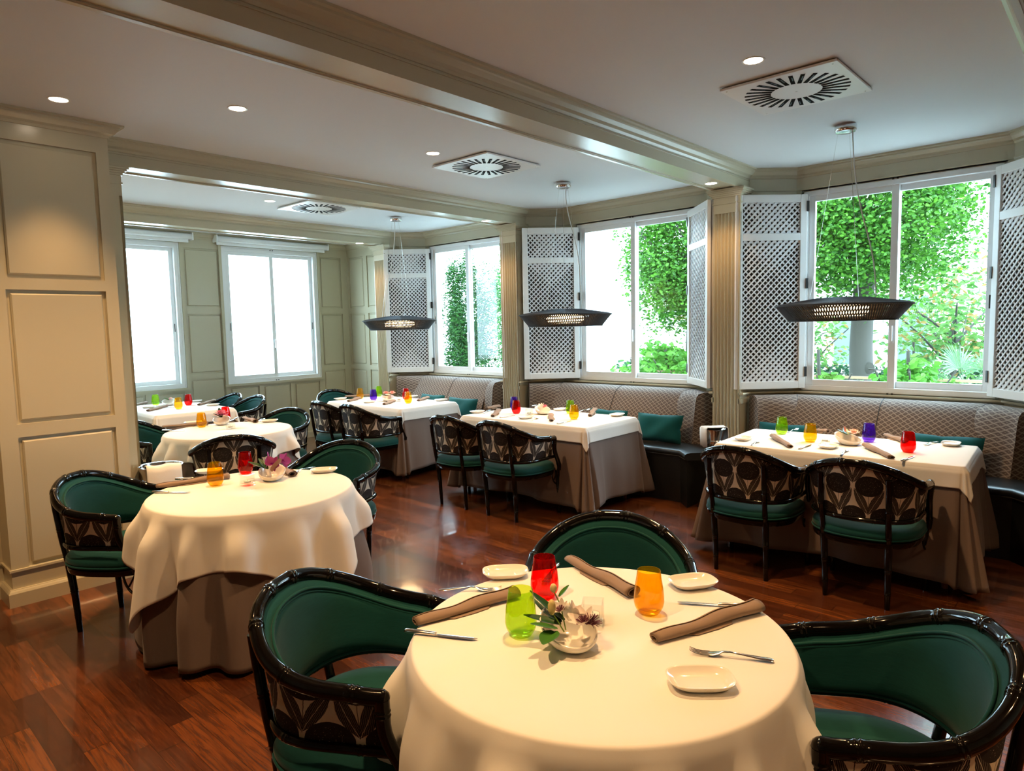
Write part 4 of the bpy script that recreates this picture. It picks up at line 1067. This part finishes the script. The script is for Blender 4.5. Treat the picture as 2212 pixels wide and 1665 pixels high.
knife(2.9312, 6.3064, 2.8154, 6.1935, 'on the far round table, behind its flowers')
tumbler(2.9058, 8.3283, 'green', 'on the farthest left table')
tumbler(3.2882, 8.9337, 'purple', 'on the farthest left table, behind its flower bowl')
tumbler(2.9101, 7.6757, 'amber', 'on the farthest left table')
tumbler(3.1335, 7.9687, 'red', 'on the farthest left table')
bowl(2.9976, 8.1834, 1.05, 'on the farthest left table')
arrangement(3.0209, 8.2323, 0.3, 'sprig', 'small pink blossom with green sprig in the farthest left bowl')
napkin(2.6064, 7.7024, 2.9008, 8.004, 'on the farthest left table, nearest its front edge')
napkin(3.1838, 7.8053, 3.4885, 8.1168, 'on the farthest left table, at its right end')
napkin(2.7073, 8.4719, 2.8972, 8.6044, 'on the farthest left table, beside the left pier')
plate(2.7477, 8.0836, -0.6, 'on the farthest left table, beside the green glass')
plate(3.2746, 7.6623, -0.6, 'on the farthest left table, at its right end')
plate(3.3335, 8.2724, -0.6, 'on the farthest left table, behind the red glass')
tumbler(4.663, 6.7874, 'amber', 'on the far window table, at its left end')
tumbler(4.6415, 6.4876, 'purple', 'on the far window table')
tumbler(4.9564, 6.813, 'green', 'on the far window table')
tumbler(4.9316, 6.2514, 'red', 'on the far window table')
tumbler(4.68, 5.8937, 'amber', 'on the far window table, in front of the red glass')
bowl(4.6878, 6.2749, 1.05, 'on the far window table')
arrangement(4.7248, 6.3064, 0.0, 'roses', 'pair of coral pink blossoms in the far window table bowl')
candle(4.7587, 6.1604, 0.3, 'on the far window table')
napkin(4.3747, 6.5995, 4.663, 6.7874, 'on the far window table, at its left end')
napkin(4.4033, 5.963, 4.6651, 6.133, 'on the far window table, in front of its flowers')
napkin(4.8501, 5.9236, 5.1053, 6.0634, 'on the far window table, at its right end')
napkin(4.6402, 7.0759, 4.8916, 6.9207, 'on the far window table, long and brown across its far left end')
plate(4.4676, 6.912, 0.0, 'on the far window table, at its left end')
plate(4.4624, 6.3271, 0.0, 'on the far window table, before the purple glass')
plate(5.0397, 5.7515, -0.1, 'on the far window table, at its right end')
plate(5.1071, 6.3568, 0.0, 'on the far window table, on the banquette side')
tumbler(4.9086, 4.5051, 'purple', 'on the middle window table, behind the red glass')
tumbler(4.6804, 4.2699, 'red', 'on the middle window table')
tumbler(4.961, 3.8431, 'green', 'on the middle window table')
tumbler(4.6806, 3.5846, 'amber', 'on the middle window table')
bowl(4.7943, 4.0359, 1.05, 'on the middle window table')
arrangement(4.8176, 4.0612, 0.6, 'mixed', 'pink and white blossoms in the middle window table bowl')
candle(4.6718, 4.1019, 0.3, 'on the middle window table')
napkin(4.3659, 4.2736, 4.6879, 4.5113, 'on the middle window table, left of the red glass')
napkin(4.4367, 3.6377, 4.7093, 3.871, 'on the middle window table, in front of its flowers')
napkin(4.8817, 3.5555, 5.2541, 3.7712, 'on the middle window table, at its right end')
napkin(4.7576, 4.7389, 4.9372, 4.7432, 'on the middle window table, at its far left corner')
plate(4.5089, 4.6248, 0.0, 'on the middle window table, at its left end')
plate(4.4763, 3.9697, 0.0, 'on the middle window table, between the two patterned chairs')
plate(5.0655, 3.3913, 0.0, 'on the middle window table, at its right end')
plate(5.1025, 4.0705, 0.0, 'on the middle window table, on the banquette side')
knife(4.3539, 4.1801, 4.5438, 4.1778, 'on the middle window table, left of the candle')
knife(4.3546, 3.5157, 4.5817, 3.5241, 'on the middle window table, before the amber glass')
knife(5.2759, 4.5084, 4.9907, 4.5168, 'on the middle window table, behind the bowl')
fork(4.5092, 4.5304, 4.7241, 4.654, 'on the middle window table, at its left end')
fork(4.3719, 3.8346, 4.553, 3.8824, 'on the middle window table, beside the middle plate')
fork(5.0855, 3.8384, 5.2419, 3.8555, 'on the middle window table, on the banquette side')
tumbler(4.8999, 1.8524, 'green', 'on the right window table')
tumbler(4.6838, 1.5782, 'amber', 'on the right window table')
tumbler(4.9025, 1.2726, 'purple', 'on the right window table')
tumbler(4.657, 0.9859, 'red', 'on the right window table')
bowl(4.7207, 1.343, 1.05, 'on the right window table')
arrangement(4.7564, 1.3533, 0.3, 'carnation', 'pale pink carnation with dark leaves in the right window table bowl')
candle(4.6853, 1.4828, 0.35, 'on the right window table')
napkin(4.3736, 1.5913, 4.6893, 1.8323, 'on the right window table, left of the amber glass')
napkin(4.3575, 1.0012, 4.6762, 1.2304, 'on the right window table, left of the red glass')
napkin(5.2017, 1.2456, 4.9794, 1.0732, 'on the right window table, behind the red glass')
napkin(5.1458, 1.6888, 5.1082, 1.5924, 'on the right window table, partly behind the amber glass')
plate(4.5014, 1.9624, 0.05, 'on the right window table, at its left end')
plate(4.5261, 1.4092, 0.05, 'on the right window table, beside its flower bowl')
plate(5.0592, 0.8294, 0.05, 'on the right window table, at its right end')
knife(4.3524, 1.537, 4.5894, 1.5253, 'on the right window table, before the amber glass')
knife(4.3145, 0.9458, 4.5582, 0.9192, 'on the right window table, before the red glass')
fork(4.3075, 1.8268, 4.6157, 1.8684, 'on the right window table, left of its left napkin')
fork(4.3157, 1.2735, 4.5726, 1.2893, 'on the right window table, below its flower bowl')
fork(4.9662, 1.832, 5.2088, 1.835, 'on the right window table, behind the green glass')
fork(5.1363, 0.9153, 4.9583, 0.9547, 'on the right window table, beside its right end plate')
# ================================================================= garden outside the windows
def leafmat(name, a, b, tr=.35, o=None):
    M = Mat(name, a, .45, spec=.3); g = M.N.new('ShaderNodeObjectInfo'); geo = M.N.new('ShaderNodeNewGeometry')
    c = M.mix(Ex(M, geo.outputs['Random Per Island']), a, b)
    if o: c = M.mix(Ex(M, geo.outputs['Random Per Island']) > .82, c, o)
    M.set('Base Color', c); t = M.N.new('ShaderNodeBsdfTranslucent'); M.t.links.new(c.s, t.inputs[0]); mx = M.N.new('ShaderNodeMixShader'); mx.inputs[0].default_value = tr
    M.t.links.new(M.p.outputs[0], mx.inputs[1]); M.t.links.new(t.outputs[0], mx.inputs[2]); M.t.links.new(mx.outputs[0], M.N['Material Output'].inputs[0]); return M
l_tree = leafmat('ficus_leaf', (.016, .080, .006), (.085, .25, .020)); l_con = leafmat('conifer_leaf', (.012, .055, .015), (.05, .16, .03))
l_con2 = leafmat('light_conifer_leaf', (.03, .13, .03), (.12, .30, .08), .5); l_mag = leafmat('magnolia_leaf', (.05, .15, .03), (.17, .32, .08), .4, (.26, .17, .05)); l_hedge = leafmat('hedge_leaf', (.008, .045, .018), (.02, .09, .03)); l_shrub = leafmat('shrub_leaf', (.05, .19, .02), (.14, .36, .05), .45)
l_palm = leafmat('palm_leaf', (.06, .14, .06), (.18, .30, .14), .3); m_bark = Mat('grey_bark', (.055, .050, .042), .9); m_ground = Mat('pale_gravel', (.52, .515, .50), .9)
def foliage(n, size, pos, seed, narrow=.62):
    R = random.Random(seed); v, f = [], []
    for _ in range(n):
        c, nrm = pos(R); L = size*R.uniform(.6, 1.25); a = R.uniform(0, 6.283)
        d = Vector((cos(a), sin(a), R.uniform(-1.0, .25))).normalized(); q = (nrm+Vector((R.uniform(-.6, .6), R.uniform(-.6, .6), R.uniform(-.3, .7)))).normalized()
        s = d.cross(q)
        if s.length < .05: continue
        s = s.normalized()*L*narrow/2; up = s.cross(d).normalized()*L*.10; b = len(v)
        v += [c, c+d*L*.35+s+up, c+d*L*.75+s*.72+up, c+d*L, c+d*L*.75-s*.72+up, c+d*L*.35-s+up, c+d*L*.5]
        f += [(b, b+1, b+2, b+6), (b+6, b+2, b+3), (b, b+6, b+4, b+5), (b+6, b+3, b+4)]
    m = MB(); m.v = [tuple(p) for p in v]; m.f = f; return m
def blob(cx, cy_, cz, rx, ry, rz, lumps, shell=.35, seed=1):
    RR = random.Random(seed); L = []
    for _ in range(lumps):
        a, e = RR.uniform(0, 6.283), math.asin(RR.uniform(-1, 1)); k = RR.uniform(.45, .85); L.append((Vector((cx+rx*k*cos(a)*cos(e), cy_+ry*k*sin(a)*cos(e), cz+rz*k*sin(e))), RR.uniform(.22, .42)))
    def pos(R):
        c, r = L[R.randrange(len(L))]; a, e = R.uniform(0, 6.283), math.asin(R.uniform(-.9, 1)); d = Vector((cos(a)*cos(e), sin(a)*cos(e), sin(e))); q = R.uniform(1-shell, 1.05)
        return c+Vector((d.x*r*rx, d.y*r*ry, d.z*r*rz))*q, d
    return pos
def tree(x, y, r, zc, rz, n, size, label, seed, mat, trunk_r=.12, lumps=60, cat='tree', name='garden_tree', narrow=.62):
    t = thing(name, label, cat, (x, y, -.3), seed*.0)
    if trunk_r:
        b = MB(); b.tube([(0, 0, 0), (.02, .02, .8), (-.02, .03, 1.5), (.03, 0, zc+.3)], [trunk_r*1.35, trunk_r, trunk_r*.92, trunk_r*.7], 14)
        for k in range(7): a = k*2.4; b.tube([(0, 0, zc-.6+k*.1), (cos(a)*r*.4, sin(a)*r*.4, zc+k*.08), (cos(a)*r*.75, sin(a)*r*.75, zc+.5)], [trunk_r*.4, trunk_r*.25, .01], 7)
        b.build('trunk', m_bark, t, smooth=80)
    f = foliage(n, size, blob(0, 0, zc+.3, r, r, rz, lumps, .5, seed), seed, narrow).build('foliage', mat, t); return t
tree(9.5, 2.55, 1.33, 2.95, 1.45, 42000, .056, 'big leafy green tree with grey trunk outside the nearest bay window', 2, l_tree, .15, 180)
MB().lathe([(.0001, .02), (.05, .012), (.075, .0), (.05, -.03)], 14, Matrix.Translation((9.39, 2.41, .93)) @ Matrix.Rotation(-pi/2, 4, 'Y')).build('tree_knot', m_bark, smooth=80)
o = bpy.data.objects['tree_knot']; p_ = bpy.data.objects['garden_tree']; o.parent = p_; o.matrix_parent_inverse = Matrix.Translation((-9.5, -2.5, .3)); o['label'] = 'sawn off branch stump'
tree(9.5, 4.92, 1.14, 2.72, 1.55, 36000, .056, 'dense leafy green tree outside the middle bay window', 5, l_tree, .12, 150)
tree(10.1, 10.55, .62, 1.45, 1.85, 20000, .085, 'dark conifer left of the mullion outside the farthest bay window', 7, l_con, .08, 60, narrow=.25)
tree(10.6, 9.4, .75, 1.5, 1.9, 18000, .095, 'lighter green conifer right of the mullion outside the farthest bay window', 8, l_con2, .08, 50, narrow=.28)
tree(12.2, 2.0, 1.5, 1.55, 1.0, 2600, .12, 'loose magnolia shrub with rusty leaves behind the big tree', 9, l_mag, .06, 60, 'shrub', 'magnolia_shrub', .45)
tree(12.6, 4.4, 1.0, 1.2, .7, 1300, .11, 'smaller magnolia shrub left of the grey trunk', 10, l_mag, .05, 40, 'shrub', 'magnolia_shrub', .45)
tree(8.3, 1.75, .55, .80, .32, 1100, .10, 'bright green low shrub at the foot of the nearest bay window', 11, l_shrub, .02, 26, 'shrub', 'low_shrub')
tree(8.5, 2.75, .45, .72, .28, 700, .10, 'bright green low shrub left of the trunk foot', 14, l_shrub, .02, 20, 'shrub', 'low_shrub')
tree(8.8, 5.0, .75, .85, .50, 2200, .10, 'bright green low shrub outside the middle bay window', 12, l_shrub, .02, 30, 'shrub', 'low_shrub')
R_ = random.Random(4)
def hpos(R): return Vector((R.uniform(-.35, .1), R.uniform(-4, 4), R.uniform(0.0, 1.0))), Vector((-1, 0, .3))
o = foliage(9000, .09, hpos, 3).build('ivy_hedge', l_hedge); o.location = (12.9, 4.5, -.25); tag(o, 'low dark ivy hedge far behind the trees', 'hedge')
# fan palm
t = thing('fan_palm', 'fan palm with pale green spiky leaves at lower right outside the nearest window', 'palm', (10.6, 1.55, -.3))
MB().tube([(0, 0, 0), (0, 0, .75)], [.11, .09], 12).build('trunk', m_bark, t, smooth=80)
for k in range(13):
    a = k*2.399; el = radians(15+55*(k % 4)/3); m = MB(); root_ = Vector((0, 0, .75)); d = Vector((cos(a)*cos(el), sin(a)*cos(el), sin(el))); tip = root_+d*.45; side = d.cross(Vector((0, 0, 1))).normalized(); upv = side.cross(d)
    m.tube([root_, tip], .008, 5)
    for q in range(22):
        b_ = radians(-100+200*q/21); dd = (d*cos(b_)+side*sin(b_)).normalized(); e_ = tip+dd*.42+Vector((0, 0, -.06)); w_ = dd.cross(upv).normalized()*.014
        i0 = len(m.v); m.add([tip, tip+dd*.22+w_, e_, tip+dd*.22-w_], [(0, 1, 2, 3)])
    m.build('frond', l_palm, t)
# wire fence, planter of red flowers, neighbour's house, ground
t = thing('wire_fence', 'wire mesh fence with a thin wooden top rail below the trees', 'fence', (8.75, 3.4, -.3))
MB().box((-.02, -3.6, 1.14), (.02, 3.6, 1.17)).build('top_rail', Mat('weathered_wood', (.35, .24, .14), .8), t)
m = MB()
for k in range(-60, 61):
    for sg in (-1, 1):
        y = k*.06; m.tube([(0, y, 0.5), (0, y+sg*.64, 1.14)], .002, 3, caps=False)
m.build('wire_mesh', Mat('green_wire', (.12, .20, .12), .5), t)
for k in range(-2, 3): MB().box((-.025, k*1.75-.025, 0), (.025, k*1.75+.025, 1.15)).build('fence_post', m_bark, t)
t = thing('neighbouring_house', 'white neighbouring house seen through the trees', 'house', (15.5, 5.2, -.3))
MB().box((0, -2.6, 0), (3, 9.5, 3.4)).build('house_wall', Mat('white_render', (.75, .75, .73), .8), t)
for k in range(4): MB().box((-.03, -2.2+k*1.15, .9), (.02, -1.6+k*1.15, 2.3)).build('window', Mat('house_window', (.12, .16, .17), .3), t)
t = thing('annexe_wall', 'blank white wall left of the conifer outside the farthest bay window', 'wall', (9.0, 10.45, -.3)); MB().box((0, 0, 0), (.25, 3.2, 4.2)).build('rendered_wall', Mat('white_plaster', (.85, .86, .88), .8), t)
tag(foliage(260, .05, blob(0, 0, .0, .16, .16, .12, 8, .6, 2), 22).build('red_flowers', leafmat('red_bloom', (.35, .01, .02), (.6, .03, .05)), None, loc=(11.4, 2.35, .62)), 'small cluster of red flowers behind the fence', 'flowers')
tree(11.4, 2.35, .35, .55, .28, 500, .08, 'low green clump under the red flowers', 31, l_hedge, .02, 12, 'shrub', 'low_shrub')
g = MB().box((6.2, -12, -.5), (40, 40, -.3)).box((-20, 9.1, -.5), (6.2, 40, -.3)).build('ground', m_ground); g['kind'] = 'structure'
